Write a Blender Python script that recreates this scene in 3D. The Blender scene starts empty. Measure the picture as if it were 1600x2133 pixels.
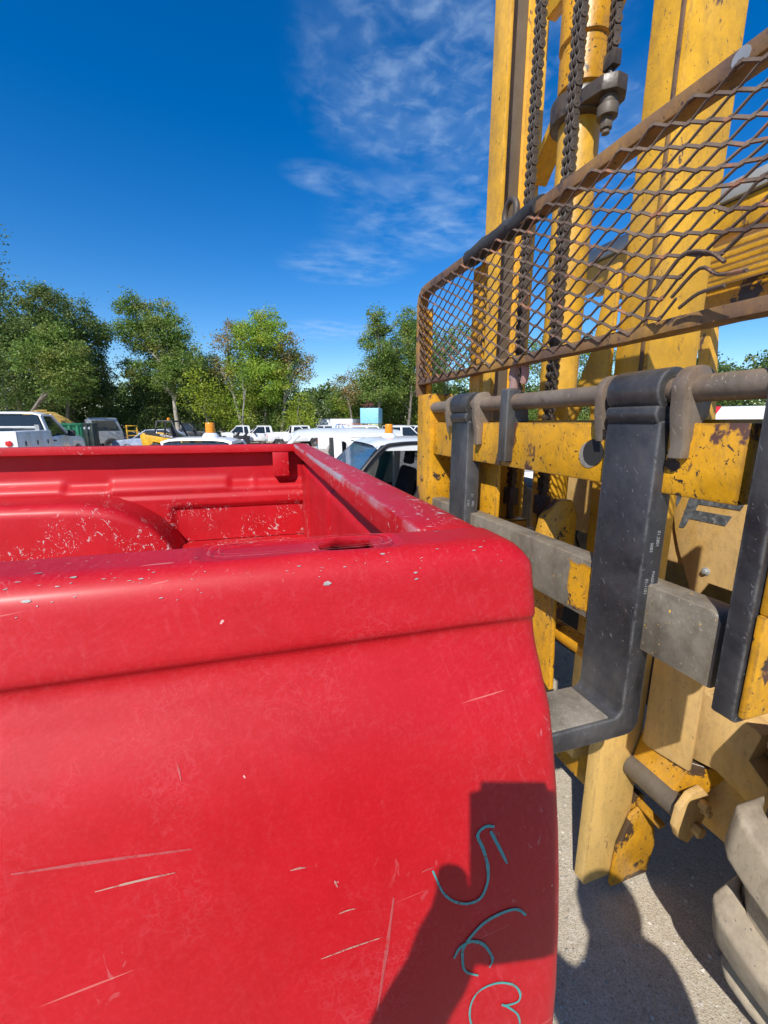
import bpy, bmesh, math, random
from mathutils import Vector, Matrix, noise as mnoise
R = math.radians
random.seed(7)
scene = bpy.context.scene
C = scene.collection

# ------------------------------------------------------------------ camera
cam_d = bpy.data.cameras.new('camera'); cam = bpy.data.objects.new('camera', cam_d); C.objects.link(cam)
cam_d.sensor_fit = 'HORIZONTAL'; cam_d.sensor_width = 36.0; cam_d.lens = 19.91
cam_d.clip_start = 0.02; cam_d.clip_end = 2000
cam.location = (0, 0, 1.95); cam.rotation_euler = (R(90 - 12.0), 0, R(-17.8))
scene.camera = cam

# ------------------------------------------------------------------ world, sun, exposure
SUN_AZ, SUN_EL = 220.5, 42.8          # compass direction of the sun (from +Y towards +X) and its height
world = bpy.data.worlds.new('World'); scene.world = world; world.use_nodes = True
wn = world.node_tree; wn.nodes.clear()
def wN(t, **k):
    n = wn.nodes.new(t)
    for a, v in k.items(): setattr(n, a, v)
    return n
sky = wN('ShaderNodeTexSky', sky_type='NISHITA', sun_disc=False, sun_elevation=R(SUN_EL), sun_rotation=R(SUN_AZ),
         altitude=200.0, air_density=1.0, dust_density=0.3, ozone_density=3.0)
hsv = wN('ShaderNodeHueSaturation'); hsv.inputs['Hue'].default_value = 0.508; hsv.inputs['Saturation'].default_value = 1.44; hsv.inputs['Value'].default_value = 1.08
wn.links.new(sky.outputs[0], hsv.inputs['Color'])
# thin high cloud: noise on a flat layer far above
tc = wN('ShaderNodeTexCoord'); sep = wN('ShaderNodeSeparateXYZ'); wn.links.new(tc.outputs['Generated'], sep.inputs[0])
def wm(op, a, b=None, c=None, clamp=False):
    n = wN('ShaderNodeMath', operation=op, use_clamp=clamp)
    for i, v in enumerate((a, b, c)):
        if v is None: continue
        if isinstance(v, (int, float)): n.inputs[i].default_value = v
        else: wn.links.new(v, n.inputs[i])
    return n.outputs[0]
zz = wm('MAXIMUM', sep.outputs['Z'], 0.04)
px_, py_ = wm('DIVIDE', sep.outputs['X'], zz), wm('DIVIDE', sep.outputs['Y'], zz)
comb = wN('ShaderNodeCombineXYZ'); wn.links.new(px_, comb.inputs[0]); wn.links.new(py_, comb.inputs[1])
def wnoise(scale, detail, rough, dist=0.0, off=(0, 0, 0), st=(1, 1, 1), rot=0):
    m = wN('ShaderNodeMapping'); m.inputs['Location'].default_value = off; m.inputs['Scale'].default_value = st
    m.inputs['Rotation'].default_value = (0, 0, rot)
    wn.links.new(comb.outputs[0], m.inputs[0])
    n = wN('ShaderNodeTexNoise'); n.inputs['Scale'].default_value = scale; n.inputs['Detail'].default_value = detail
    n.inputs['Roughness'].default_value = rough; n.inputs['Distortion'].default_value = dist
    wn.links.new(m.outputs[0], n.inputs['Vector']); return n.outputs[0]
def wramp(v, lo, hi):
    n = wN('ShaderNodeMapRange', interpolation_type='SMOOTHSTEP'); n.inputs[1].default_value = lo; n.inputs[2].default_value = hi
    wn.links.new(v, n.inputs[0]); return n.outputs[0]
def wblob(cx, cy, rx, ry, rot=0.0):
    dx, dy = wm('SUBTRACT', px_, cx), wm('SUBTRACT', py_, cy)
    c_, s_ = math.cos(rot), math.sin(rot)
    u = wm('DIVIDE', wm('ADD', wm('MULTIPLY', dx, c_), wm('MULTIPLY', dy, s_)), rx)
    v = wm('DIVIDE', wm('SUBTRACT', wm('MULTIPLY', dy, c_), wm('MULTIPLY', dx, s_)), ry)
    d = wm('ADD', wm('MULTIPLY', u, u), wm('MULTIPLY', v, v))
    return wm('SUBTRACT', 1.0, wramp(d, 0.05, 1.0))
puff = wramp(wnoise(10.5, 5, 0.55, 0.35), 0.40, 0.78)
veil = wramp(wnoise(3.2, 4, 0.55, 0.3, (5, 2, 0)), 0.30, 0.75)
wisp = wramp(wnoise(3.4, 5, 0.55, 0.3, (3, 1, 0), (1.0, 1.5, 1), 0.35), 0.36, 0.85)
field = wramp(wnoise(0.33, 3, 0.5, 0.0, (1.7, 4.2, 0)), 0.60, 0.75)
def wmax(*a):
    r = a[0]
    for b in a[1:]: r = wm('MAXIMUM', r, b)
    return r
CLOUD_A = wmax(wblob(0.62, 1.35, 0.50, 0.62), wblob(1.25, 1.55, 0.6, 0.5))
CLOUD_B = wmax(wblob(0.98, 2.25, 0.62, 0.62, 0.2), wblob(0.43, 2.03, 0.26, 0.15, 0.2), wblob(1.0, 5.07, 0.75, 0.7), wblob(0.72, 3.0, 0.5, 0.5))
dens = wm('ADD', wm('MULTIPLY', wm('ADD', wm('MULTIPLY', puff, 0.30), wm('MULTIPLY', veil, 0.16)), wmax(CLOUD_A, wm('MULTIPLY', field, 0.5))),
          wm('MULTIPLY', wm('ADD', wm('MULTIPLY', wisp, 0.44), wm('MULTIPLY', puff, 0.10)), wmax(CLOUD_B, wm('MULTIPLY', field, 0.4))))
dens = wm('MINIMUM', dens, 0.5)
mixc = wN('ShaderNodeMix', data_type='RGBA'); wn.links.new(dens, mixc.inputs['Factor'])
wn.links.new(hsv.outputs[0], mixc.inputs['A']); mixc.inputs['B'].default_value = (3.6, 4.9, 6.6, 1)
bg = wN('ShaderNodeBackground'); bg.inputs['Strength'].default_value = 0.12
wn.links.new(mixc.outputs['Result'], bg.inputs['Color'])
wo = wN('ShaderNodeOutputWorld'); wn.links.new(bg.outputs[0], wo.inputs[0])

sd = bpy.data.lights.new('sun', 'SUN'); sd.energy = 5.0; sd.angle = R(0.53); sd.color = (1.0, 0.955, 0.88)
sun = bpy.data.objects.new('sun', sd); C.objects.link(sun); sun.location = (-20, -22, 30)
_h = math.cos(R(SUN_EL)); sun_dir = Vector((math.sin(R(SUN_AZ)) * _h, math.cos(R(SUN_AZ)) * _h, math.sin(R(SUN_EL))))
sun.rotation_euler = sun_dir.to_track_quat('Z', 'Y').to_euler()
vs = scene.view_settings; vs.view_transform = 'Standard'; vs.look = 'None'; vs.exposure = 0.28; vs.gamma = 1.0; vs.use_curve_mapping = False
scene.render.engine = 'CYCLES'
scene.cycles.max_bounces = 6; scene.cycles.diffuse_bounces = 3; scene.cycles.transparent_max_bounces = 8
scene.cycles.use_adaptive_sampling = True; scene.cycles.adaptive_threshold = 0.02
scene.cycles.use_denoising = True

# ------------------------------------------------------------------ helpers: objects
def tag(o, label=None, cat=None, group=None, kind=None):
    if label: o['label'] = label
    if cat: o['category'] = cat
    if group: o['group'] = group
    if kind: o['kind'] = kind
    return o
def thing(name, label, cat, loc=(0, 0, 0), rz=0.0, group=None):
    o = bpy.data.objects.new(name, None); C.objects.link(o); o.empty_display_size = 0.2
    o.location = loc; o.rotation_euler = (0, 0, rz)
    return tag(o, label, cat, group)
def link_copy(o, parent=None, loc=None, rot=None, scale=None):
    c_ = o.copy(); C.objects.link(c_)
    if parent: c_.parent = parent
    if loc is not None: c_.location = loc
    if rot is not None: c_.rotation_euler = rot
    if scale is not None: c_.scale = scale
    return c_

class G:
    """collects shapes into one bmesh"""
    def __init__(s): s.bm = bmesh.new()
    def verts(s, pts): return [s.bm.verts.new(p) for p in pts]
    def face(s, vs):
        try: return s.bm.faces.new(vs)
        except ValueError: return None
    def hexa(s, p):      # 8 corners: bottom ring 0-3, top ring 4-7
        v = s.verts(p)
        for f in ((3, 2, 1, 0), (4, 5, 6, 7), (0, 1, 5, 4), (1, 2, 6, 5), (2, 3, 7, 6), (3, 0, 4, 7)): s.face([v[i] for i in f])
        return s
    def box(s, x0, x1, y0, y1, z0, z1):
        return s.hexa([(x0, y0, z0), (x1, y0, z0), (x1, y1, z0), (x0, y1, z0), (x0, y0, z1), (x1, y0, z1), (x1, y1, z1), (x0, y1, z1)])
    def prism(s, pts, ax, a0, a1):
        """pts 2d polygon in the plane across axis ax ('x': (y,z), 'y': (x,z), 'z': (x,y))"""
        def at(p, a): return {'x': (a, p[0], p[1]), 'y': (p[0], a, p[1]), 'z': (p[0], p[1], a)}[ax]
        A = s.verts([at(p, a0) for p in pts]); B = s.verts([at(p, a1) for p in pts]); n = len(pts)
        s.face(A[::-1]); s.face(B)
        for i in range(n): s.face([A[i], A[(i + 1) % n], B[(i + 1) % n], B[i]])
        return s
    def beam(s, p0, p1, w, h, up=(0, 0, 1)):
        p0, p1 = Vector(p0), Vector(p1); d = (p1 - p0).normalized(); up = Vector(up)
        sd_ = d.cross(up)
        if sd_.length < 1e-4: sd_ = d.cross(Vector((1, 0, 0)))
        sd_.normalize(); u = sd_.cross(d).normalized()
        a, b = sd_ * (w / 2), u * (h / 2)
        return s.hexa([p0 - a - b, p0 + a - b, p1 + a - b, p1 - a - b, p0 - a + b, p0 + a + b, p1 + a + b, p1 - a + b])
    def rings(s, rings, close=True, cap0=True, cap1=True):
        L = [s.verts(r) for r in rings]; n = len(L[0])
        for a, b in zip(L[:-1], L[1:]):
            for i in range(n if close else n - 1): s.face([a[i], a[(i + 1) % n], b[(i + 1) % n], b[i]])
        if cap0 and close: s.face(L[0][::-1])
        if cap1 and close: s.face(L[-1])
        return s
    def cyl(s, p0, p1, r0, r1=None, n=16, caps=True):
        p0, p1 = Vector(p0), Vector(p1); r1 = r0 if r1 is None else r1
        d = (p1 - p0).normalized(); a = d.orthogonal().normalized(); b = d.cross(a)
        def ring(c_, r): return [c_ + a * (r * math.cos(2 * math.pi * i / n)) + b * (r * math.sin(2 * math.pi * i / n)) for i in range(n)]
        return s.rings([ring(p0, r0), ring(p1, r1)], True, caps, caps)
    def lathe(s, p0, axis, prof, n=24):
        """prof: list of (distance along axis, radius)"""
        p0 = Vector(p0); d = Vector(axis).normalized(); a = d.orthogonal().normalized(); b = d.cross(a)
        return s.rings([[p0 + d * t + a * (r * math.cos(2 * math.pi * i / n)) + b * (r * math.sin(2 * math.pi * i / n)) for i in range(n)] for t, r in prof], True, True, True)
    def tube(s, path, r, n=8, r_end=None):
        path = [Vector(p) for p in path]; m = len(path); rr = []
        ref = None
        for i, p in enumerate(path):
            d = (path[min(i + 1, m - 1)] - path[max(i - 1, 0)]).normalized()
            if ref is None: ref = d.orthogonal().normalized()
            ref = (ref - d * ref.dot(d)).normalized(); b = d.cross(ref)
            q = r if r_end is None else r + (r_end - r) * i / (m - 1)
            rr.append([p + ref * (q * math.cos(2 * math.pi * k / n)) + b * (q * math.sin(2 * math.pi * k / n)) for k in range(n)])
        return s.rings(rr)
    def sweep(s, path, sec, up):
        """rectangular or other 2d section (list of (side, up)) swept along path"""
        path = [Vector(p) for p in path]; up = Vector(up); m = len(path); rr = []
        for i, p in enumerate(path):
            d = (path[min(i + 1, m - 1)] - path[max(i - 1, 0)]).normalized()
            sd_ = d.cross(up).normalized(); u = sd_.cross(d)
            rr.append([p + sd_ * a + u * b for a, b in sec])
        return s.rings(rr)
    def move(s, v):
        bmesh.ops.translate(s.bm, vec=Vector(v), verts=s.bm.verts); return s
    def xf(s, M):
        bmesh.ops.transform(s.bm, matrix=M, verts=s.bm.verts); return s
    def jitter(s, amp, freq=6.0, seed=0):
        for v in s.bm.verts: v.co += mnoise.noise_vector(v.co * freq + Vector((seed, seed * 2.3, 0))) * amp
        return s
    def cut(s, step):
        """subdivide long edges for later jitter"""
        for _ in range(6):
            e = [e for e in s.bm.edges if e.calc_length() > step]
            if not e: break
            bmesh.ops.subdivide_edges(s.bm, edges=e, cuts=1, use_grid_fill=True)
        return s
    def obj(s, name, m, parent=None, bevel=0.0, seg=2, smooth=True, off=None, ang=38):
        bm = s.bm
        bmesh.ops.recalc_face_normals(bm, faces=bm.faces)
        if bevel:
            es = [e for e in bm.edges if len(e.link_faces) == 2 and e.calc_face_angle(0) > R(28)]
            bmesh.ops.bevel(bm, geom=es, offset=bevel, segments=seg, affect='EDGES', clamp_overlap=True, profile=0.5)
        if off is not None: bmesh.ops.translate(bm, vec=-Vector(off), verts=bm.verts)
        me = bpy.data.meshes.new(name); bm.to_mesh(me); bm.free()
        if smooth:
            me.shade_smooth(); me.set_sharp_from_angle(angle=R(ang))
        if m: me.materials.append(m)
        o = bpy.data.objects.new(name, me); C.objects.link(o)
        if parent: o.parent = parent
        return o

# ------------------------------------------------------------------ helpers: materials
class M:
    def __init__(s, name):
        s.m = bpy.data.materials.new(name); s.m.use_nodes = True; s.t = s.m.node_tree; s.t.nodes.clear()
        s.out = s.n('ShaderNodeOutputMaterial'); s.b = s.n('ShaderNodeBsdfPrincipled'); s.t.links.new(s.b.outputs[0], s.out.inputs[0])
        s.tc = s.n('ShaderNodeTexCoord'); s.co = s.tc.outputs['Object']
    def n(s, t, **k):
        q = s.t.nodes.new(t)
        for a, v in k.items(): setattr(q, a, v)
        return q
    def put(s, sock, v):
        if hasattr(v, 'is_output') or hasattr(v, 'links'): s.t.links.new(v, sock)
        elif isinstance(v, (tuple, list)) and len(v) == 3 and sock.type == 'RGBA': sock.default_value = (*v, 1)
        else: sock.default_value = v
    def set(s, **k):
        for a, v in k.items(): s.put(s.b.inputs[a.replace('_', ' ')], v)
        return s
    def map(s, scale=(1, 1, 1), rot=(0, 0, 0), loc=(0, 0, 0), src=None):
        v = src or s.co
        if any(rot):         # turn first, then stretch, so that streaks run across the object's axes
            q = s.n('ShaderNodeMapping'); s.put(q.inputs[0], v); q.inputs['Rotation'].default_value = rot; v = q.outputs[0]
        q = s.n('ShaderNodeMapping'); s.put(q.inputs[0], v); q.inputs['Scale'].default_value = scale; q.inputs['Location'].default_value = loc
        return q.outputs[0]
    def noise(s, scale, detail=4, rough=0.55, dist=0.0, vec=None, w=None):
        q = s.n('ShaderNodeTexNoise'); s.put(q.inputs['Vector'], vec or s.co)
        q.inputs['Scale'].default_value = scale; q.inputs['Detail'].default_value = detail
        q.inputs['Roughness'].default_value = rough; q.inputs['Distortion'].default_value = dist
        return q.outputs[0]
    def voro(s, scale, feature='F1', vec=None, rnd=1.0, out='Distance'):
        q = s.n('ShaderNodeTexVoronoi', feature=feature); s.put(q.inputs['Vector'], vec or s.co)
        q.inputs['Scale'].default_value = scale; q.inputs['Randomness'].default_value = rnd
        return q.outputs[out]
    def ramp(s, v, lo, hi, a=0.0, b=1.0):
        q = s.n('ShaderNodeMapRange', interpolation_type='SMOOTHSTEP'); s.put(q.inputs[0], v)
        for i, x in zip((1, 2, 3, 4), (lo, hi, a, b)): q.inputs[i].default_value = x
        return q.outputs[0]
    def math(s, op, a, b=None, clamp=False):
        q = s.n('ShaderNodeMath', operation=op, use_clamp=clamp); s.put(q.inputs[0], a)
        if b is not None: s.put(q.inputs[1], b)
        return q.outputs[0]
    def mix(s, f, a, b, mode='MIX'):
        q = s.n('ShaderNodeMix', data_type='RGBA', blend_type=mode); s.put(q.inputs['Factor'], f); s.put(q.inputs['A'], a); s.put(q.inputs['B'], b)
        return q.outputs['Result']
    def bump(s, h, dist=0.002, strength=1.0):
        q = s.n('ShaderNodeBump'); s.put(q.inputs['Height'], h); q.inputs['Distance'].default_value = dist; q.inputs['Strength'].default_value = strength
        s.put(s.b.inputs['Normal'], q.outputs[0]); return s

def plain(name, col, rough=0.6, metal=0.0, var=0.25, scale=4.0, dirt=None, dirt_amt=0.4, **k):
    """plain coat with uneven tone and a little dirt"""
    q = M(name)
    v = q.noise(scale, 5, 0.6)
    c_ = q.mix(q.ramp(v, 0.3, 0.7), tuple(x * (1 - var) for x in col), tuple(min(1, x * (1 + var * 0.5)) for x in col))
    if dirt:
        d = q.ramp(q.noise(scale * 0.6, 6, 0.65, 0.4), 0.62 - dirt_amt * 0.3, 0.78 - dirt_amt * 0.2)
        c_ = q.mix(q.math('MULTIPLY', d, 0.8), c_, dirt)
    q.set(Base_Color=c_, Roughness=q.ramp(v, 0.2, 0.8, max(0.03, rough - 0.1), min(1, rough + 0.1)), Metallic=metal)
    for a, x in k.items(): q.put(q.b.inputs[a.replace('_', ' ')], x)
    return q.m

def worn(name, base, chip, chip_thr=0.60, chip_scale=9.0, rough=0.5, dust=None, dust_thr=0.5, dust_max=0.7, scratch=0.5, scratch_col=None, tone=0.25,
         rust=None, rust_thr=0.62, speck=0.5, bump=0.0015, stretch=(1, 1, 1), cluster=None, dust_z=None, grime=0.3, edge=0.0, edge_col=None):
    """old machine paint: chips down to steel, rusty patches, dust film and scratches"""
    q = M(name)
    t = q.noise(5.0, 7, 0.74, 0.3)
    c_ = q.mix(q.ramp(t, 0.3, 0.7), tuple(x * (1 - tone) for x in base), tuple(min(1, x * (1 + tone * 0.4)) for x in base))
    if dust:
        dn = q.ramp(q.noise(2.2, 5, 0.68, 0.3, q.map((1, 1, 0.7))), dust_thr - 0.12, dust_thr + 0.15)
        c_ = q.mix(q.math('MULTIPLY', dn, dust_max), c_, dust)
    if dust_z:
        sx = q.n('ShaderNodeSeparateXYZ'); q.put(sx.inputs[0], q.co)
        hz_ = q.math('ADD', sx.outputs['Z'], q.math('MULTIPLY', q.math('SUBTRACT', q.noise(3.5, 6, 0.65), 0.5), 0.9))
        c_ = q.mix(q.math('MULTIPLY', q.ramp(hz_, dust_z[1], dust_z[0]), q.ramp(q.noise(9, 5, 0.6), 0.25, 0.45, 0.75, 0.95)), c_, dust or (0.66, 0.47, 0.22))
    if grime:
        gn = q.ramp(q.noise(1.0, 6, 0.66, 0.4, q.map((7, 7, 1.6), loc=(2, 9, 4))), 0.42, 0.70)
        c_ = q.mix(q.math('MULTIPLY', gn, grime), c_, (0.07, 0.05, 0.035))
        g2 = q.ramp(q.noise(38, 4, 0.7, 0.2, q.map((1, 1, 0.5))), 0.46, 0.68)
        c_ = q.mix(q.math('MULTIPLY', g2, grime * 0.9), c_, (0.10, 0.07, 0.045))
    if rust:
        rn = q.ramp(q.noise(4.0, 6, 0.66, 0.5, q.map((1, 1, 0.6), loc=(4, 2, 1))), rust_thr - 0.01, rust_thr + 0.02)
        c_ = q.mix(rn, c_, rust)
    n1 = q.noise(chip_scale, 6, 0.66, 0.3, q.map(stretch, loc=(1.3, 0.7, 2.1)))
    ch = q.ramp(n1, chip_thr, chip_thr + 0.02)
    if cluster is not None:
        ch = q.math('MULTIPLY', ch, q.ramp(q.noise(2.0, 3, 0.5, 0, q.map(loc=(7, 3, 5))), cluster, cluster + 0.08))
    sp = q.ramp(q.noise(70.0, 2, 0.6), 0.74 - 0.08 * speck, 0.77 - 0.08 * speck)
    s1 = q.ramp(q.noise(1.0, 2, 0.6, 0.6, q.map((160, 160, 9), (0.5, 0.3, 0.2))), 0.70 - 0.05 * scratch, 0.73 - 0.05 * scratch)
    s2 = q.ramp(q.noise(1.0, 2, 0.6, 0.8, q.map((140, 12, 140), (-0.6, 0.4, 0.9))), 0.71 - 0.05 * scratch, 0.74 - 0.05 * scratch)
    mark = q.math('MAXIMUM', q.math('MAXIMUM', ch, sp), 0.0)
    c_ = q.mix(mark, c_, q.mix(q.noise(25, 3), tuple(x * 0.6 for x in chip), tuple(min(1, x * 1.5) for x in chip)))
    if edge:
        bv = q.n('ShaderNodeBevel', samples=3); bv.inputs['Radius'].default_value = 0.010; ge = q.n('ShaderNodeNewGeometry')
        dt = q.n('ShaderNodeVectorMath', operation='DOT_PRODUCT'); q.put(dt.inputs[0], bv.outputs[0]); q.put(dt.inputs[1], ge.outputs['Normal'])
        em = q.math('MULTIPLY', q.ramp(dt.outputs['Value'], 0.985, 0.90), q.ramp(q.noise(22, 4, 0.7), 0.36, 0.56))
        c_ = q.mix(q.math('MULTIPLY', em, edge), c_, edge_col or chip)
    sc = q.math('MULTIPLY', q.math('MAXIMUM', s1, s2), 0.75 if scratch > 0 else 0.0)
    c_ = q.mix(sc, c_, scratch_col or chip)
    q.set(Base_Color=c_, Roughness=q.ramp(t, 0.3, 0.7, max(0.05, rough - 0.12), min(1.0, rough + 0.15)))
    q.bump(q.noise(34, 3, 0.7), bump)
    return q.m

def red_paint(name, chips, scuff, chalky, edge=None, low=None):
    """faded red truck paint; chips = amount of grey bare spots, chalky = pale oxidised film"""
    q = M(name)
    t = q.noise(4.0, 8, 0.72, 0.2)
    base = q.mix(q.ramp(t, 0.3, 0.7), (0.375, 0.0014, 0.005), (0.465, 0.0025, 0.010))
    # pale haze of fine hairlines in several directions
    h1 = q.noise(1.0, 5, 0.7, 0.5, q.map((260, 40, 40), (0.1, 0.25, 0.1)))
    h2 = q.noise(1.0, 5, 0.7, 0.9, q.map((45, 60, 240), (0.2, 0.5, 0.1), (3, 1, 2)))
    h3 = q.noise(160, 4, 0.7, 0.2)
    hz = q.math('ADD', q.math('ADD', q.ramp(h1, 0.50, 0.72), q.ramp(h2, 0.52, 0.74)), q.ramp(h3, 0.52, 0.75))
    patch = q.ramp(q.noise(3.2, 5, 0.65, 0.3, q.map(loc=(5, 5, 1))), 0.36, 0.66)
    base = q.mix(q.math('MULTIPLY', q.math('MULTIPLY', hz, patch), 0.17 * chalky), base, (0.58, 0.10, 0.12))
    gr = q.noise(300, 3, 0.8, 0.0, q.map((1, 1, 1), loc=(4, 4, 9)))
    base = q.mix(q.math('MULTIPLY', q.ramp(gr, 0.50, 0.68), 0.08 * chalky), base, (0.58, 0.09, 0.10))
    base = q.mix(q.math('MULTIPLY', q.ramp(gr, 0.50, 0.34), 0.12 * chalky), base, (0.24, 0.0008, 0.004))
    # single curved hair scratches
    def hair(sc, loc, dist=0.5):
        return q.ramp(q.math('ABSOLUTE', q.math('SUBTRACT', q.noise(sc, 1.5, 0.5, dist, q.map((1, 1, 1), (0.3, 0.4, 0.2), loc)), 0.5)), 0.022, 0.006)
    hsm = q.math('MULTIPLY', q.math('MAXIMUM', q.math('MAXIMUM', hair(55, (1, 2, 3)), hair(80, (6, 1, 8), 1.0)), hair(120, (2, 7, 4), 0.4)), q.ramp(q.noise(5.5, 5, 0.7, 0.5), 0.44, 0.66))
    base = q.mix(q.math('MULTIPLY', hsm, 0.13 * chalky), base, (0.62, 0.15, 0.17))
    # long scrapes along the body
    ls = q.ramp(q.noise(1.0, 3, 0.5, 0.3, q.map((3.0, 60, 130), (0, 0.10, 0), (0, 0.4, 0))), 0.735 - 0.04 * scuff, 0.76 - 0.04 * scuff)
    base = q.mix(q.math('MULTIPLY', ls, 0.55), base, (0.55, 0.20, 0.17))
    # stone chips
    st = q.ramp(q.noise(85, 2, 0.5, 0.0, q.map(loc=(1, 8, 2))), 0.775, 0.795)
    base = q.mix(q.math('MULTIPLY', st, 0.8), base, (0.62, 0.42, 0.40))
    # bare spots, dashes and scratches gathered in patches
    cl = q.ramp(q.noise(4.2, 4, 0.6, 0.3, q.map(loc=(2, 1, 7))), 0.56 - 0.22 * chips, 0.72 - 0.16 * chips)
    ca = q.ramp(q.noise(62, 5, 0.66, 1.0, q.map((1, 1, 0.55), (0.3, 0.2, 0.4))), 0.665 - 0.060 * chips, 0.68 - 0.060 * chips)
    cb = q.ramp(q.noise(1.0, 4, 0.6, 1.6, q.map((75, 75, 13), (0.5, 0.5, 0.1))), 0.68 - 0.06 * chips, 0.70 - 0.06 * chips)
    cc = q.ramp(q.noise(1.0, 4, 0.6, 1.3, q.map((16, 70, 85), (0.2, 0.9, 0.5))), 0.69 - 0.06 * chips, 0.71 - 0.06 * chips)
    chip = q.math('MULTIPLY', q.math('MAXIMUM', q.math('MAXIMUM', ca, cb), cc), cl)
    if low:        # cargo wear sits low in the box
        sz = q.n('ShaderNodeSeparateXYZ'); q.put(sz.inputs[0], q.co); chip = q.math('MULTIPLY', chip, q.ramp(sz.outputs['Z'], low[1], low[0], 0.25, 1.0))
        chip = q.ramp(chip, 0.30, 0.62)
    base = q.mix(q.math('MULTIPLY', chip, min(1.0, chips * 1.3)), base, q.mix(q.noise(20, 3), (0.30, 0.29, 0.28), (0.62, 0.56, 0.54)))
    if edge:       # paint rubbed through to grey metal along one edge (object X between edge[0] and edge[1])
        sx = q.n('ShaderNodeSeparateXYZ'); q.put(sx.inputs[0], q.co)
        w_ = q.math('ADD', sx.outputs['X'], q.math('MULTIPLY', q.math('SUBTRACT', q.noise(11, 5, 0.7), 0.5), 0.030))
        rub = q.math('MULTIPLY', q.ramp(w_, edge[1], edge[0]), q.ramp(q.noise(3.0, 4, 0.6, 0, q.map(loc=(3, 0, 1))), 0.34, 0.5))
        rub = q.math('MULTIPLY', rub, q.ramp(sx.outputs['Z'], 1.824, 1.834))
        base = q.mix(q.math('MULTIPLY', rub, 0.9), base, q.mix(q.noise(60, 3), (0.22, 0.23, 0.26), (0.42, 0.43, 0.47)))
    q.set(Base_Color=base, Roughness=q.math('ADD', q.ramp(t, 0.2, 0.8, 0.47, 0.58), q.math('MULTIPLY', q.math('MULTIPLY', hz, patch), 0.06)), Specular_IOR_Level=0.34)
    q.b.inputs['Coat Weight'].default_value = 0.12; q.b.inputs['Coat Roughness'].default_value = 0.28
    q.bump(q.noise(7, 2), 0.0006)
    return q.m

# ------------------------------------------------------------------ materials
RED_OUT = red_paint('red paint outer', 0.16, 1.0, 1.0)
RED_IN = red_paint('red paint load bed', 0.74, 0.4, 0.6, None, (1.40, 1.72))
RED_RAIL = red_paint('red paint rail', 0.5, 0.3, 1.0)
RED_FRONT = red_paint('red paint front rail', 0.7, 0.3, 1.0, (-0.064, -0.052))
YEL = worn('yellow paint', (0.66, 0.32, 0.008), (0.055, 0.032, 0.024), 0.655, 9, 0.45, None, scratch=0.5, speck=0.5, rust=(0.10, 0.045, 0.03), rust_thr=0.665)
YEL_RUST = worn('yellow paint with rust patches', (0.66, 0.315, 0.007), (0.045, 0.028, 0.02), 0.625, 15, 0.45, (0.55, 0.33, 0.05), 0.6, 0.4, scratch=0.75, speck=1.0, rust=(0.095, 0.042, 0.03), rust_thr=0.615, grime=0.30, tone=0.2, edge=0.9)
YEL_MAST = worn('yellow paint on mast', (0.68, 0.36, 0.016), (0.10, 0.06, 0.04), 0.655, 11, 0.45, (0.62, 0.40, 0.13), 0.55, 0.3, scratch=0.3, speck=0.55, stretch=(1, 1, 0.35), rust=(0.15, 0.08, 0.05), rust_thr=0.67, dust_z=(0.9, 1.5), grime=0.20, edge=0.8)
YEL_DUST = worn('dusty yellow frame', (0.62, 0.34, 0.04), (0.20, 0.13, 0.08), 0.68, 9, 0.7, (0.58, 0.39, 0.17), 0.40, 0.8, scratch=0.25, speck=0.4, rust=(0.26, 0.13, 0.03), rust_thr=0.70, edge=0.4, grime=0.22)
YEL_OIL = worn('oily yellow', (0.55, 0.26, 0.010), (0.06, 0.035, 0.02), 0.55, 5, 0.35, (0.54, 0.37, 0.15), 0.62, 0.7, scratch=0.2, speck=0.9, edge=0.6)
GREASE = worn('greasy channel steel', (0.105, 0.085, 0.065), (0.05, 0.04, 0.03), 0.62, 5, 0.45, (0.2, 0.17, 0.13), 0.6, 0.4, scratch=0.1, speck=0.1, stretch=(1, 1, 0.2))
FORK = worn('black fork paint', (0.033, 0.034, 0.039), (0.30, 0.30, 0.30), 0.705, 14, 0.42, (0.115, 0.108, 0.10), 0.56, 0.7, scratch=0.15, scratch_col=(0.16, 0.16, 0.165), speck=-0.3, bump=0.001, tone=0.6, grime=0.1, edge=0.8, edge_col=(0.17, 0.17, 0.17))
FORK_TOP = worn('rubbed fork blade steel', (0.25, 0.225, 0.185), (0.07, 0.07, 0.07), 0.62, 10, 0.5, (0.32, 0.27, 0.21), 0.5, 0.6, scratch=0.8, scratch_col=(0.42, 0.38, 0.32), speck=0.4, stretch=(0.4, 1, 1), tone=0.5, grime=0.3)
BARE = worn('worn steel bar', (0.185, 0.165, 0.130), (0.62, 0.36, 0.05), 0.70, 7, 0.5, (0.25, 0.21, 0.15), 0.5, 0.5, scratch=0.5, scratch_col=(0.33, 0.30, 0.25), speck=0.3, cluster=0.46, tone=0.5, grime=0.45, edge=0.5, edge_col=(0.38, 0.31, 0.2))
SHAFT = worn('rusty shaft', (0.185, 0.15, 0.115), (0.10, 0.07, 0.055), 0.62, 12, 0.5, (0.27, 0.15, 0.085), 0.58, 0.7, scratch=0.3, scratch_col=(0.34, 0.27, 0.2), speck=0.4)
RUST_M = worn('rusty expanded metal', (0.085, 0.052, 0.036), (0.24, 0.11, 0.06), 0.58, 14, 0.7, (0.24, 0.18, 0.13), 0.56, 0.6, scratch=0.2, speck=0.2)
RUST_F = worn('rusty guard frame', (0.15, 0.085, 0.05), (0.07, 0.045, 0.035), 0.58, 16, 0.65, (0.48, 0.25, 0.03), 0.55, 0.9, scratch=0.4, speck=0.6)
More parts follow.
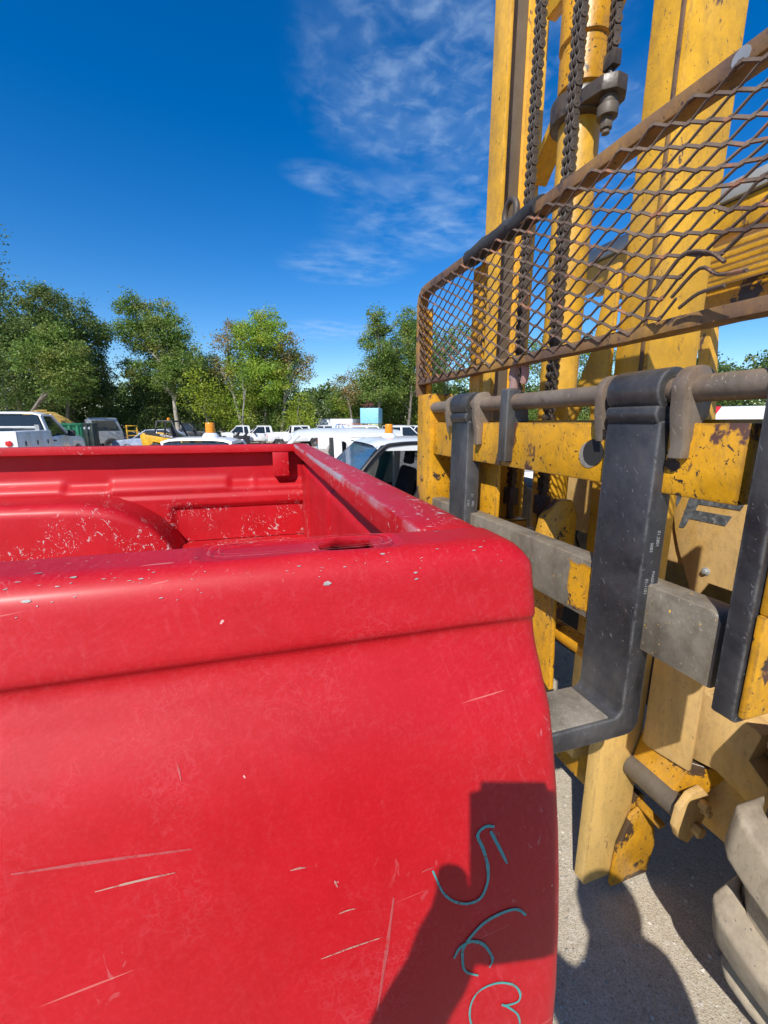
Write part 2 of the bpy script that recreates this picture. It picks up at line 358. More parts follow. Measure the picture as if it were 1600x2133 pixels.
CHAIN = worn('greasy chain', (0.062, 0.047, 0.036), (0.04, 0.03, 0.025), 0.6, 20, 0.5, (0.13, 0.10, 0.075), 0.58, 0.5, scratch=0.1, speck=0.1)
RUBBER = plain('rubber wrap', (0.030, 0.031, 0.033), 0.75, var=0.4, scale=14)
TYRE = worn('dusty tyre rubber', (0.24, 0.205, 0.155), (0.06, 0.06, 0.06), 0.70, 5, 0.85, (0.37, 0.305, 0.22), 0.42, 0.9, scratch=0.4, scratch_col=(0.12, 0.11, 0.1), speck=0.5, tone=0.5, grime=0.35)
DARK = plain('dark steel and hole shade', (0.022, 0.020, 0.018), 0.7)  # dark steel parts; also paints the shade inside holes
DECAL = plain('grey vinyl lettering', (0.105, 0.115, 0.125), 0.5, var=0.5, scale=60, dirt=(0.35, 0.33, 0.3), dirt_amt=0.3)
def marker(name, col, amax=0.95, lo=0.34, hi=0.52):
    q = M(name); q.set(Base_Color=q.mix(q.noise(40, 4), tuple(x * 0.7 for x in col), tuple(x * 1.2 for x in col)), Roughness=0.6, Alpha=q.ramp(q.noise(130, 5, 0.75), lo, hi, 0.15 * amax, amax)); return q.m
TEAL = marker('teal paint marker', (0.07, 0.32, 0.30), 0.95, 0.26, 0.50)
WHITE = plain('white truck paint', (0.72, 0.72, 0.71), 0.30, var=0.05, scale=2, dirt=(0.62, 0.60, 0.56), dirt_amt=0.2, Coat_Weight=0.4)
GREYW = plain('grey white body paint', (0.62, 0.64, 0.66), 0.35, var=0.08, scale=2, dirt=(0.5, 0.47, 0.43), dirt_amt=0.3)
BLK = plain('black plastic', (0.018, 0.018, 0.02), 0.45, var=0.3)
RUBB2 = plain('vehicle tyre', (0.035, 0.034, 0.033), 0.8, dirt=(0.2, 0.18, 0.15), dirt_amt=0.5)
RIM = plain('steel wheel rim', (0.42, 0.41, 0.40), 0.4, 0.6, dirt=(0.25, 0.2, 0.16), dirt_amt=0.5)
CHROME = plain('chrome', (0.6, 0.6, 0.6), 0.2, 0.9)
SEAT = plain('charcoal seat cloth', (0.040, 0.040, 0.044), 0.9, var=0.35, scale=12)
BEIGE = plain('tan interior plastic', (0.36, 0.33, 0.26), 0.6)
AMBER = plain('amber beacon lens', (0.85, 0.30, 0.015), 0.25, var=0.1, Transmission_Weight=0.15)
TAIL = plain('red tail lens', (0.62, 0.02, 0.02), 0.2)
HEAD = plain('clear head lamp', (0.7, 0.72, 0.74), 0.15)
ORANGE = plain('orange frame paint', (0.55, 0.13, 0.02), 0.6, dirt=(0.16, 0.06, 0.03), dirt_amt=0.6)
GREEN = plain('green skip paint', (0.020, 0.19, 0.085), 0.5, dirt=(0.03, 0.08, 0.05))
DGREEN = plain('dark green skip paint', (0.030, 0.050, 0.042), 0.6, dirt=(0.08, 0.07, 0.05))
MACH = plain('machine yellow', (0.66, 0.36, 0.02), 0.45, dirt=(0.3, 0.19, 0.06))
OCHRE = plain('faded machine yellow', (0.46, 0.29, 0.06), 0.6, dirt=(0.25, 0.17, 0.06))
NAVY = plain('dark blue car paint', (0.025, 0.035, 0.10), 0.3, dirt=(0.10, 0.09, 0.09), Coat_Weight=0.5)
SILVB = plain('pale blue car paint', (0.30, 0.36, 0.48), 0.3, dirt=(0.25, 0.25, 0.25), Coat_Weight=0.5)
TANK = plain('light blue tank paint', (0.24, 0.56, 0.74), 0.45, var=0.1, dirt=(0.42, 0.62, 0.68), dirt_amt=0.3)
PALEG = plain('pale green panel', (0.46, 0.55, 0.30), 0.6, dirt=(0.35, 0.3, 0.12))
RUSTY = plain('scrap rust', (0.12, 0.045, 0.03), 0.85, var=0.5, scale=9)
TRAIL = plain('trailer white', (0.70, 0.73, 0.76), 0.4, dirt=(0.55, 0.55, 0.53))
BLUEL = plain('blue lettering', (0.10, 0.25, 0.60), 0.5)
GREYP = plain('grey galvanised', (0.36, 0.37, 0.37), 0.45, 0.3, dirt=(0.25, 0.24, 0.22))
REDP = plain('signal red', (0.62, 0.02, 0.035), 0.4)

def glass(name, col, alpha):
    q = M(name); q.set(Base_Color=col, Roughness=0.03, Alpha=alpha, Specular_IOR_Level=0.8); return q.m
GLASS = glass('tinted window', (0.02, 0.028, 0.03), 0.82)
GLASS_T = glass('teal windscreen', (0.05, 0.20, 0.20), 0.62)
GLASS_B = glass('blue windscreen', (0.05, 0.13, 0.24), 0.50)

# ------------------------------------------------------------------ ground
def gz(x, y):
    t = min(1, max(0, (math.hypot(x, y) - 7) / 40)); t = t * t * (3 - 2 * t)
    return -0.30 * t
g = G(); st = [0, 2, 4, 7, 11, 16, 22, 30, 40, 55, 80, 130, 260, 600, 1400]
cs = [-a for a in st[:0:-1]] + st
vv = [[g.bm.verts.new((x + 2, y + 2, gz(x + 2, y + 2))) for x in cs] for y in cs]
for j in range(len(cs) - 1):
    for i in range(len(cs) - 1): g.face([vv[j][i], vv[j][i + 1], vv[j + 1][i + 1], vv[j + 1][i]])
q = M('pale dusty concrete')
q.co = q.n('ShaderNodeNewGeometry').outputs['Position']
big = q.noise(1.3, 6, 0.65); fine = q.noise(130, 4, 0.75); mid = q.noise(16, 6, 0.7)
gc = q.mix(q.ramp(big, 0.3, 0.7), (0.44, 0.375, 0.28), (0.56, 0.485, 0.375))
gc = q.mix(q.math('MULTIPLY', q.ramp(mid, 0.45, 0.70), 0.45), gc, (0.31, 0.26, 0.195))
gc = q.mix(q.math('MULTIPLY', q.ramp(fine, 0.46, 0.66), 0.7), gc, (0.17, 0.15, 0.12))
vr = q.voro(190, 'F1', None, 1.0, 'Distance')
gc = q.mix(q.math('MULTIPLY', q.ramp(q.voro(120, 'F1', None, 1.0, 'Color'), 0.62, 0.9), 0.6), gc, (0.56, 0.52, 0.45))
pit = q.ramp(q.noise(75, 3, 0.65), 0.63, 0.70)
gc = q.mix(q.math('MULTIPLY', pit, 0.75), gc, (0.085, 0.075, 0.06))
stain = q.ramp(q.noise(2.1, 5, 0.65, 0.4, q.map(loc=(3, 1, 0))), 0.60, 0.70)
gc = q.mix(q.math('MULTIPLY', stain, 0.45), gc, (0.15, 0.13, 0.105))
q.set(Base_Color=gc, Roughness=0.92)
q.bump(q.math('SUBTRACT', fine, q.math('MULTIPLY', vr, 0.5)), 0.0035)
GROUND = q.m
tag(g.obj('ground', GROUND, smooth=True), kind='structure')
# loose grit on the concrete
g = G(); rs = random.Random(3)
for i in range(9000):
    x, y = rs.uniform(0.2, 2.6), rs.uniform(0.1, 3.4); r = 0.0016 + 0.009 * rs.random() ** 5
    a = rs.random() * 6.28; ca, sa = math.cos(a), math.sin(a); e = rs.uniform(0.6, 1.0)
    b = g.verts([(x + r * ca, y + r * sa, 0.0005), (x - e * r * sa, y + e * r * ca, 0.0005), (x - r * ca, y - r * sa, 0.0005), (x + e * r * sa, y - e * r * ca, 0.0005), (x + r * 0.2, y, r * 0.9)])
    for k in range(4): g.face([b[k], b[(k + 1) % 4], b[4]])
q = M('grit'); ri = q.n('ShaderNodeNewGeometry').outputs['Random Per Island']
q.set(Base_Color=q.mix(ri, (0.20, 0.18, 0.15), (0.52, 0.48, 0.41)), Roughness=0.95)
tag(g.obj('loose_grit', q.m, smooth=False), 'loose grit and small stones scattered on the pale concrete', 'grit', kind='stuff')

# ------------------------------------------------------------------ red pickup bed on the forks
BED = thing('pickup_bed', 'scratched red pickup truck bed carried sideways on the fork lift', 'truck bed', (0.225, 0.35, 0), R(-2.0))
RZ = 1.84
def bedside(sign=1, y_off=0.0, detail=True):
    """outer skin of one bed side, rail included; profile runs from the inner lip over the rail and down the flank"""
    prof = [(0.050, 1.798), (0.050, 1.828), (0.0485, 1.8345), (0.0445, 1.8385), (0.039, 1.84)]
    prof += [(0.036 - 0.003 * i, 1.84) for i in range(0, 13)]
    prof += [(-0.0045, 1.8396), (-0.009, 1.8385), (-0.0135, 1.8365), (-0.018, 1.833), (-0.0215, 1.829), (-0.0245, 1.823), (-0.0265, 1.816), (-0.0285, 1.806), (-0.031, 1.793), (-0.0342, 1.782), (-0.0355, 1.7755), (-0.0359, 1.7720), (-0.0352, 1.7693), (-0.0331, 1.7668), (-0.0314, 1.7642), (-0.0311, 1.7612), (-0.0319, 1.7572), (-0.0337, 1.7522), (-0.0362, 1.7460), (-0.0397, 1.7385), (-0.0432, 1.7315), (-0.048, 1.7235), (-0.054, 1.7120), (-0.067, 1.69), (-0.076, 1.66), (-0.086, 1.62), (-0.094, 1.58), (-0.102, 1.53),
             (-0.108, 1.48), (-0.113, 1.42), (-0.115, 1.36), (-0.113, 1.30), (-0.107, 1.25), (-0.098, 1.20), (-0.09, 1.17), (-0.08, 1.165), (-0.075, 1.17)]
    global PROF
    PROF = prof
    n = len(prof); nor = []
    for i in range(n):
        a, b = prof[max(0, i - 1)], prof[min(n - 1, i + 1)]
        t = Vector((b[0] - a[0], b[1] - a[1])).normalized(); nor.append(Vector((-t.y, t.x)))   # inward
    r = 0.034
    xs = [-2.05 + 0.05 * i for i in range(int((2.05 - 0.32) / 0.05) + 1)] + [-0.30 + 0.0045 * i for i in range(52)] + [-0.06, -0.05, -0.042, -0.036]
    xs += [-0.02, -0.01] + [r * math.sin(R(a)) for a in (0, 12, 24, 36, 48, 60, 70, 80, 90)]
    xs = sorted(set(round(x, 5) for x in xs))
    bm = bmesh.new(); grid = []
    for x in xs:
        ins = 0.0
        insf = 0.0
        if x > 0: ins = r - math.sqrt(max(0, r * r - x * x))
        if x > r - 0.014: insf = 0.014 - math.sqrt(max(0, 0.014 ** 2 - (x - r + 0.014) ** 2))
        row = []
        for i, (y, z) in enumerate(prof):
            w = min(1.0, max(0.0, (i - 3) / 6.0))
            up_ = min(1.0, max(0.0, -nor[i].y)) if z > 1.8 else 0.0
            yy, zz = y + nor[i].x * insf * w, z - (ins * up_ if i > 3 else ins)
            if i <= 3 and x > 0: zz = z - ins
            if 1.745 < z < 1.772: yy -= 0.0026 * math.sin(math.pi * (1.772 - z) / 0.027) * min(1.0, max(0.0, (x + 0.03) / 0.06))
            if detail:     # pressed panel round the stake hole
                dx, dy = abs(x + 0.182) - 0.078, abs(y - 0.017) - 0.011
                sdf = math.hypot(max(dx, 0), max(dy, 0)) + min(max(dx, dy), 0) - 0.010
                if z > 1.835: zz += -0.0016 * min(1, max(0, (-sdf + 0.001) / 0.004)) + 0.0010 * math.exp(-((sdf - 0.003) / 0.0035) ** 2)
                zz += 0.0012 * math.exp(-((x + 0.18) / 0.03) ** 2) * (1 if y < 0.01 and z > 1.835 else 0)
                lp = mnoise.noise(Vector((x * 2.1, z * 3.0, 1.7))) * 0.0016 + 0.0004 * mnoise.noise(Vector((x * 9, z * 9, 5)))
                if z < 1.75: yy += lp
            row.append(bm.verts.new((x, sign * yy + y_off, zz)))
        grid.append(row)
    hole = []
    for j in range(len(xs) - 1):
        for i in range(n - 1):
            xc = (xs[j] + xs[j + 1]) / 2; yc = (prof[i][0] + prof[i + 1][0]) / 2
            if detail and -0.168 < xc < -0.118 and 0.0 < yc < 0.0245 and prof[i][1] > 1.839: continue
            bm.faces.new([grid[j][i], grid[j + 1][i], grid[j + 1][i + 1], grid[j][i + 1]])
    if detail:
        es = [e for e in bm.edges if len(e.link_faces) == 1 and all(-0.175 < v.co.x < -0.11 and -0.002 < v.co.y < 0.026 and v.co.z > 1.83 for v in e.verts)]
        hv = set(v for e in es for v in e.verts)
        for v in hv:
            v.co.z += 0.0022 * mnoise.noise(v.co * 60); v.co.y += 0.0022 * mnoise.noise(v.co * 75 + Vector((3, 0, 0)))
            if v.co.y > 0.012: v.co.z += 0.0050 * max(0, 1 - abs(v.co.x + 0.15) / 0.03)
        ret = bmesh.ops.extrude_edge_only(bm, edges=es)
        nv = [v for v in ret['geom'] if isinstance(v, bmesh.types.BMVert)]
        for v in nv: v.co.z -= 0.010
    q = G(); q.bm.free(); q.bm = bm
    return q
o = bedside().obj('bedside_panel', RED_OUT, BED, ang=50)
sol = o.modifiers.new('sheet', 'SOLIDIFY'); sol.thickness = 0.0012; sol.offset = -1
g = G(); g.box(-0.19, -0.10, -0.008, 0.034, 1.70, 1.778); g.obj('stake_pocket', DARK, BED)  # near-black box put in for the shade inside the stake hole
# inner skin of the near side (closes the box behind the flank)
g = G(); g.box(-2.0, -0.03, 0.052, 0.058, 1.37, 1.80); g.obj('inner_side_panel', RED_IN, BED)
W2 = 1.83   # front edge of the far rail
# far side: rail, recessed wall, ledge with pressed bumps, lower wall
g = G()
g.prism([(W2, RZ), (W2, 1.806), (W2 + 0.004, 1.803), (W2 + 0.008, 1.806), (W2 + 0.008, RZ - 0.006), (W2 + 0.062, RZ - 0.006), (W2 + 0.09, RZ - 0.01), (W2 + 0.10, 1.80), (W2 + 0.106, 1.80), (W2 + 0.098, RZ - 0.003), (W2 + 0.09, RZ)], 'x', -2.05, -0.058)
g.cut(0.12).jitter(0.0018, 5, 3)
g.obj('rail', RED_RAIL, BED, bevel=0.0012)
def smooth01(a): a = min(1, max(0, a)); return a * a * (3 - 2 * a)
g = G(); xs = [-2.05 + 0.0125 * i for i in range(163)]
zs = [1.812 - 0.0105 * i for i in range(43)]
rows = []
for x in xs:
    row = []
    for z in zs:
        y = W2 + 0.064
        led = smooth01((1.668 - z) / 0.045)             # ledge slopes out below the recess
        b = 0.0
        for x0, x1 in ((-2.2, -1.08), (-0.915, -0.375), (-0.28, -0.255)):
            b = max(b, smooth01((x - x0) / 0.018) * smooth01((x1 - x) / 0.018))
        bump = 0.020 * b * math.exp(-((z - 1.655) / 0.022) ** 2)
        y -= 0.040 * led + bump + 0.012 * smooth01((1.602 - z) / 0.004)
        # framed recess low on the wall
        dx, dz = abs(x + 0.335) - 0.30, abs(z - 1.452) - 0.082
        sdf = math.hypot(max(dx, 0), max(dz, 0)) + min(max(dx, dz), 0) - 0.014
        y += 0.020 * smooth01((-sdf + 0.003) / 0.006)
        y += 0.0012 * mnoise.noise(Vector((x * 5, z * 7, 0)))
        row.append(g.bm.verts.new((x, y, z)))
    rows.append(row)
for a, b in zip(rows[:-1], rows[1:]):
    for i in range(len(zs) - 1): g.face([a[i], a[i + 1], b[i + 1], b[i]])
g.obj('side_wall', RED_IN, BED, ang=60)
g = G()          # far flank outside
g.prism([(W2 + 0.106, 1.80), (W2 + 0.125, 1.76), (W2 + 0.17, 1.66), (W2 + 0.20, 1.45), (W2 + 0.19, 1.2), (W2 + 0.18, 1.17), (W2 + 0.176, 1.17), (W2 + 0.196, 1.45), (W2 + 0.166, 1.66), (W2 + 0.12, 1.76), (W2 + 0.102, 1.80)], 'x', -2.05, 0.0)
g.obj('bedside_panel', RED_OUT, BED, ang=50)
# stake pocket hanging below the far rail
g = G(); g.box(-0.168, -0.090, W2 + 0.004, W2 + 0.06, 1.682, 1.803); sp_ = g.obj('stake_pocket', RED_RAIL, BED, bevel=0.003)
# wheel house
g = G(); ringL = []
secx = [(-1.62, 0), (-1.56, 0.55), (-1.48, 0.8), (-1.38, 0.94), (-1.26, 1.0), (-0.90, 1.0), (-0.82, 0.985), (-0.74, 0.93), (-0.68, 0.85), (-0.62, 0.72), (-0.565, 0.55), (-0.52, 0.35), (-0.485, 0.12), (-0.47, 0.0)]
secx = [(x - 0.13, h) for x, h in secx]
for x, h in secx:
    zt = 1.36 + 0.262 * h; rr = 0.05 * h + 0.002
    yo = 1.60 + 0.03 * (1 - h)
    ringL.append([(x, W2 + 0.055, zt)] + [(x, yo + rr - rr * math.sin(R(a)), zt - rr + rr * math.cos(R(a))) for a in (0, 20, 40, 60, 75, 90)] + [(x, yo - 0.012, 1.355)])
g.rings(ringL, close=False); g.cut(0.09).jitter(0.003, 7, 1)
g.obj('wheel_house', RED_IN, BED, ang=50)
# bed floor with ribs
g = G(); fl = []
for i in range(75):
    y = 0.055 + 0.0244 * i; z = 1.368 + (0.009 if (i // 3) % 2 else 0.0)
    fl.append([(-2.05, y, z), (-0.02, y, z)])
g.rings(fl, close=False); fo = g.obj('floor', RED_IN, BED, smooth=False)
so = fo.modifiers.new('sheet', 'SOLIDIFY'); so.thickness = 0.004
for x in (-1.75, -1.2, -0.6, -0.12):
    g = G(); g.box(x - 0.035, x + 0.035, 0.06, 1.86, 1.214, 1.36); g.obj('cross_sill', DARK, BED, bevel=0.004)
# front panel with its own rail
g = G()
g.prism([(-0.062, 1.8385), (-0.062, 1.800), (-0.058, 1.796), (-0.054, 1.800), (-0.054, 1.832), (0.004, 1.831), (0.022, 1.822), (0.029, 1.806), (0.030, 1.55), (0.034, 1.55), (0.034, 1.806), (0.027, 1.824), (0.016, 1.833), (0.004, 1.8378), (-0.006, 1.8385)], 'y', 0.0515, W2 + 0.10)
g.cut(0.10).jitter(0.0016, 6, 5)
g.obj('front_rail', RED_FRONT, BED, bevel=0.0012)
g = G(); rows = []
ys = [0.052 + 0.0148 * i for i in range(123)]; zf = [1.815 - 0.0102 * i for i in range(45)]
for y in ys:
    row = []
    for z in zf:
        x = -0.012
        x -= 0.016 * smooth01((1.742 - z) / 0.012)
        d = abs(((y - 0.30) % 0.62) - 0.31)
        x += 0.010 * smooth01((d - 0.28) / 0.012) * smooth01((1.76 - z) / 0.02)
        x += 0.0015 * mnoise.noise(Vector((y * 4, z * 6, 4)))
        row.append(g.bm.verts.new((x, y, z)))
    rows.append(row)
for a, b in zip(rows[:-1], rows[1:]):
    for i in range(len(zf) - 1): g.face([a[i], a[i + 1], b[i + 1], b[i]])
fp = g.obj('front_panel', RED_IN, BED, ang=60)
sf = fp.modifiers.new('sheet', 'SOLIDIFY'); sf.thickness = 0.003
def surf(x, k, lift=0.0006):
    """point on the near bedside: x along it, k = position along its profile"""
    i = max(0, min(len(PROF) - 2, int(k))); f = k - i; a, b = Vector(PROF[i]), Vector(PROF[i + 1]); p = a.lerp(b, f); t = (b - a).normalized()
    return Vector((x, p.x + t.y * lift, p.y - t.x * lift))
PROF_K = lambda z: next((i + (PROF[i][1] - z) / (PROF[i][1] - PROF[i + 1][1]) for i in range(18, len(PROF) - 1) if PROF[i][1] >= z > PROF[i + 1][1]), 40)
FLAKE = plain('bare primer and metal', (0.34, 0.32, 0.31), 0.6, var=0.4, scale=90)
PALE = marker('rubbed pale paint', (0.50, 0.14, 0.14), 0.5); SCRAPE = marker('scraped primer', (0.42, 0.30, 0.24), 0.85)
rf = random.Random(12); g = G()
for i in range(170):                 # flakes along the shoulder of the rail
    x = -0.62 + 0.62 * rf.random(); k = rf.gauss(21.0, 1.3) if rf.random() < 0.7 else rf.uniform(6, 24)
    L_ = 0.0008 + 0.0036 * rf.random() ** 4; an = rf.uniform(-0.6, 0.6); w_ = 0.35 + 0.9 * rf.random()
    if -0.18 < x < -0.10 and k < 19: continue
    m_ = rf.randint(5, 7); ring = []
    for q_ in range(m_):
        a = 2 * math.pi * q_ / m_; rr = rf.uniform(0.55, 1.0); ring.append(surf(x + L_ * rr * math.cos(a), k + 0.28 * w_ * L_ / 0.004 * rr * math.sin(a) + an * L_ * 90 * rr * math.cos(a) * 0.3))
    g.face(g.verts(ring))
tag(g.obj('paint_chips', FLAKE, BED, smooth=False), kind='stuff')
g = G()
for half, ww in (((0.080, 0.0215), 0.0009), ((0.072, 0.0155), 0.0005)):       # rubbed outline of the pressing round the stake hole
    ol = []
    for i in range(61):
        a = 2 * math.pi * i / 60; cx_, sx_ = math.cos(a), math.sin(a); e_ = 0.45
        ol.append(Vector((-0.182 + half[0] * math.copysign(abs(cx_) ** e_, cx_), 0.017 + half[1] * math.copysign(abs(sx_) ** e_, sx_))))
    L_ = []
    for i, p in enumerate(ol):
        d = (ol[(i + 1) % 60] - ol[i - 1 if i else 59]).normalized(); s_ = Vector((-d.y, d.x)) * ww * rf.uniform(0.5, 1.3)
        L_.append([(p.x - s_.x, p.y - s_.y, 1.8422), (p.x + s_.x, p.y + s_.y, 1.8422)])
    g.rings(L_, close=False)
g.obj('rubbed_outline', PALE, BED)
def ribbon(name, pts, w, m, taper=True):
    g = G(); pts = [Vector(p) for p in pts]; n_ = len(pts); L_ = []
    for i, p in enumerate(pts):
        d = (pts[min(i + 1, n_ - 1)] - pts[max(0, i - 1)]).normalized(); s_ = Vector((-d.y, d.x)); ww = w * ((0.25 + 0.75 * math.sin(math.pi * (i + 0.5) / n_)) if taper else 1.0) * rf.uniform(0.7, 1.2)
        A, B = p - s_ * ww, p + s_ * ww
        L_.append([surf(A.x, PROF_K(A.y), 0.0012), surf(B.x, PROF_K(B.y), 0.0012)])
    g.rings(L_, close=False); return g.obj(name, m, BED)
def seg(a, b, n_=9): return [(a[0] + (b[0] - a[0]) * i / (n_ - 1), a[1] + (b[1] - a[1]) * i / (n_ - 1) + 0.0005 * math.sin(math.pi * i / (n_ - 1))) for i in range(n_)]
ribbon('paint_scratch', seg((-0.2108, 1.615), (-0.1988, 1.614)), 0.0008, SCRAPE)
ribbon('paint_scratch', seg((-0.1914, 1.539), (-0.1414, 1.54)), 0.0007, SCRAPE)
ribbon('paint_scratch', seg((-0.3399, 1.636), (-0.29, 1.635)), 0.0007, SCRAPE)
ribbon('paint_scratch', seg((-0.3871, 1.66), (-0.2781, 1.648)), 0.0011, PALE)
ribbon('paint_scratch', seg((-0.1756, 1.571), (-0.1626, 1.571)), 0.0006, SCRAPE)
ribbon('paint_scratch', seg((-0.1777, 1.598), (-0.1757, 1.592)), 0.0008, SCRAPE)
ribbon('paint_scratch', seg((-0.2867, 1.705), (-0.2836, 1.694)), 0.0007, PALE)
ribbon('paint_scratch', seg((-0.1306, 1.57), (-0.1481, 1.476)), 0.0016, PALE)
ribbon('paint_scratch', seg((-0.1057, 1.584), (-0.0947, 1.585)), 0.0006, PALE)
# handwritten digits on the flank (paint marker); y follows the flank
def flank_y(z):
    pr = [(1.715, -0.058), (1.69, -0.067), (1.66, -0.076), (1.62, -0.086), (1.58, -0.094), (1.53, -0.102), (1.48, -0.108), (1.42, -0.113), (1.36, -0.115), (1.30, -0.113)]
    for (z0, y0), (z1, y1) in zip(pr[:-1], pr[1:]):
        if z0 >= z >= z1: return y0 + (y1 - y0) * (z0 - z) / (z0 - z1)
    return -0.115
def catmull(P_, k=6):
    P_ = [Vector(p) for p in P_]; o_ = []
    Q = [2 * P_[0] - P_[1]] + P_ + [2 * P_[-1] - P_[-2]]
    for i in range(1, len(Q) - 2):
        for j in range(k):
            t = j / k; a, b, c_, d = Q[i - 1], Q[i], Q[i + 1], Q[i + 2]
            o_.append(0.5 * ((2 * b) + (c_ - a) * t + (2 * a - 5 * b + 4 * c_ - d) * t * t + (3 * b - a - 3 * c_ + d) * t ** 3))
    o_.append(P_[-1]); return o_
def stroke(g, pts, w=0.0022):
    pts = catmull([(x, z) for x, z in pts]); m = len(pts); L = []
    for i, p in enumerate(pts):
        d = (pts[min(i + 1, m - 1)] - pts[max(0, i - 1)]).normalized(); nn = Vector((-d.y, d.x))
        ww = w * (0.55 + 0.45 * math.sin(math.pi * min(1, 0.15 + i / m * 0.9))) * (1 + 0.25 * mnoise.noise(Vector((i * 0.35, m, 0))))
        a, b = p - nn * ww, p + nn * ww
        xa = lambda q_: (q_.x, flank_y(q_.y) - 0.0012 + mnoise.noise(Vector((q_.x * 2.1, q_.y * 3.0, 1.7))) * 0.0016 + 0.0006, q_.y)
        L.append([xa(a), xa(b)])
    g.rings(L, close=False)
DIG = {'digit_five': [[(-0.037, 1.605), (-0.045, 1.607), (-0.052, 1.604), (-0.053, 1.599), (-0.049, 1.589), (-0.045, 1.572), (-0.046, 1.557), (-0.054, 1.545), (-0.070, 1.546), (-0.086, 1.559), (-0.096, 1.583)], [(-0.041, 1.602), (-0.033, 1.585), (-0.026, 1.569)]],
       'digit_six': [[(-0.008, 1.515), (-0.018, 1.524), (-0.035, 1.525), (-0.053, 1.520), (-0.069, 1.506), (-0.071, 1.493), (-0.068, 1.481), (-0.056, 1.472)], [(-0.079, 1.498), (-0.073, 1.506), (-0.062, 1.508), (-0.050, 1.500), (-0.042, 1.484), (-0.045, 1.476)]],
       'digit_eight': [[(-0.060, 1.415), (-0.064, 1.432), (-0.062, 1.447), (-0.053, 1.456), (-0.036, 1.456), (-0.020, 1.447), (-0.013, 1.435), (-0.015, 1.427), (-0.027, 1.428), (-0.032, 1.431), (-0.024, 1.424), (-0.014, 1.41), (-0.012, 1.39), (-0.022, 1.372), (-0.042, 1.368), (-0.056, 1.38), (-0.060, 1.40)]]}
for nm, ss in DIG.items():
    g = G()
    for s_ in ss: stroke(g, s_, 0.0015 if nm != 'digit_eight' else 0.0011)
    g.obj(nm, TEAL, BED)
# ------------------------------------------------------------------ forklift
FB = (1.75, 1.60, 0.0)
FL = thing('forklift', 'weathered yellow rough terrain forklift with tall mast holding the red bed', 'forklift', FB)
def fo_(g, name, m, bevel=0.003, parent=None, **k): return g.obj(name, m, parent or FL, bevel=bevel, off=FB, **k)
# --- mast rails: channels opening to the inside
def channel(x0, x1, y_web, y_lip, z0, z1, tf=0.024, tw=0.026):
    """U section, web at y_web, flanges reach y_lip"""
    s = 1 if y_lip > y_web else -1
    P_ = [(x0, y_web), (x1, y_web), (x1, y_lip), (x1 - tf, y_lip), (x1 - tf * 1.25, y_web + s * tw), (x0 + tf * 1.25, y_web + s * tw), (x0 + tf, y_lip), (x0, y_lip)]
    g = G(); g.prism(P_, 'z', z0, z1); return g
fo_(channel(1.22, 1.43, 1.085, 1.215, 1.25, 4.6), 'mast_rail', YEL_MAST, 0.004)
fo_(channel(1.222, 1.428, 1.087, 1.142, 0.06, 1.248), 'mast_rail_foot', YEL_MAST, 0.004)
fo_(channel(1.22, 1.43, 2.125, 2.000, 0.06, 4.6), 'mast_rail', YEL_MAST, 0.004)
# greasy running face inside the far rail, painted steel above
g = G(); g.box(1.252, 1.372, 2.088, 2.0985, 0.3, 4.4); fo_(g, 'roller_track', GREASE, 0.001)
g = G(); g.box(1.252, 1.40, 1.1105, 1.118, 0.3, 3.4); fo_(g, 'roller_track', GREASE, 0.001)
# inner mast rails
fo_(channel(1.235, 1.415, 1.225, 1.275, 0.55, 2.0, 0.02, 0.02), 'inner_mast_rail', YEL_MAST, 0.003)
fo_(channel(1.235, 1.415, 1.990, 1.935, 0.55, 1.9, 0.02, 0.02), 'inner_mast_rail', YEL_MAST, 0.003)
# rust streak strip and weld seam on the near rail
g = G(); g.box(1.2135, 1.2185, 1.099, 1.111, 1.25, 4.5); fo_(g, 'seam_strip', RUST_F, 0.001)
# flared gusset on the inner side of the near rail
g = G(); g.prism([(1.215, 2.46), (1.255, 2.46), (1.30, 2.20), (1.385, 2.02), (1.395, 1.93), (1.36, 1.96), (1.33, 2.02), (1.29, 2.03), (1.275, 1.95), (1.26, 1.93), (1.215, 2.05)], 'x', 1.195, 1.213)
fo_(g, 'gusset', YEL_MAST, 0.003)
# cross members
g = G(); g.box(1.44, 1.50, 1.09, 2.12, 0.24, 0.42); fo_(g, 'cross_member', YEL_OIL, 0.006)
g = G(); g.box(1.44, 1.50, 1.09, 2.12, 4.30, 4.52); fo_(g, 'cross_member', YEL_MAST, 0.006)
g = G(); g.box(1.36, 1.41, 1.28, 1.93, 3.66, 3.86); fo_(g, 'cross_member', YEL_MAST, 0.006)
g = G(); g.beam((1.40, 1.98, 3.06), (1.36, 1.28, 3.72), 0.03, 0.10, (1, 0, 0)); fo_(g, 'diagonal_brace', YEL_MAST, 0.004)
# oily foot block of the near rail
g = G(); g.prism([(1.345, 0.03), (1.54, 0.03), (1.565, 0.17), (1.545, 0.30), (1.47, 0.40), (1.41, 0.37), (1.36, 0.24)], 'y', 1.062, 1.083); fo_(g, 'rail_foot', YEL_OIL, 0.006)
g = G(); g.box(1.435, 1.54, 1.086, 1.20, 0.04, 0.34); fo_(g, 'rail_foot', YEL_OIL, 0.006)
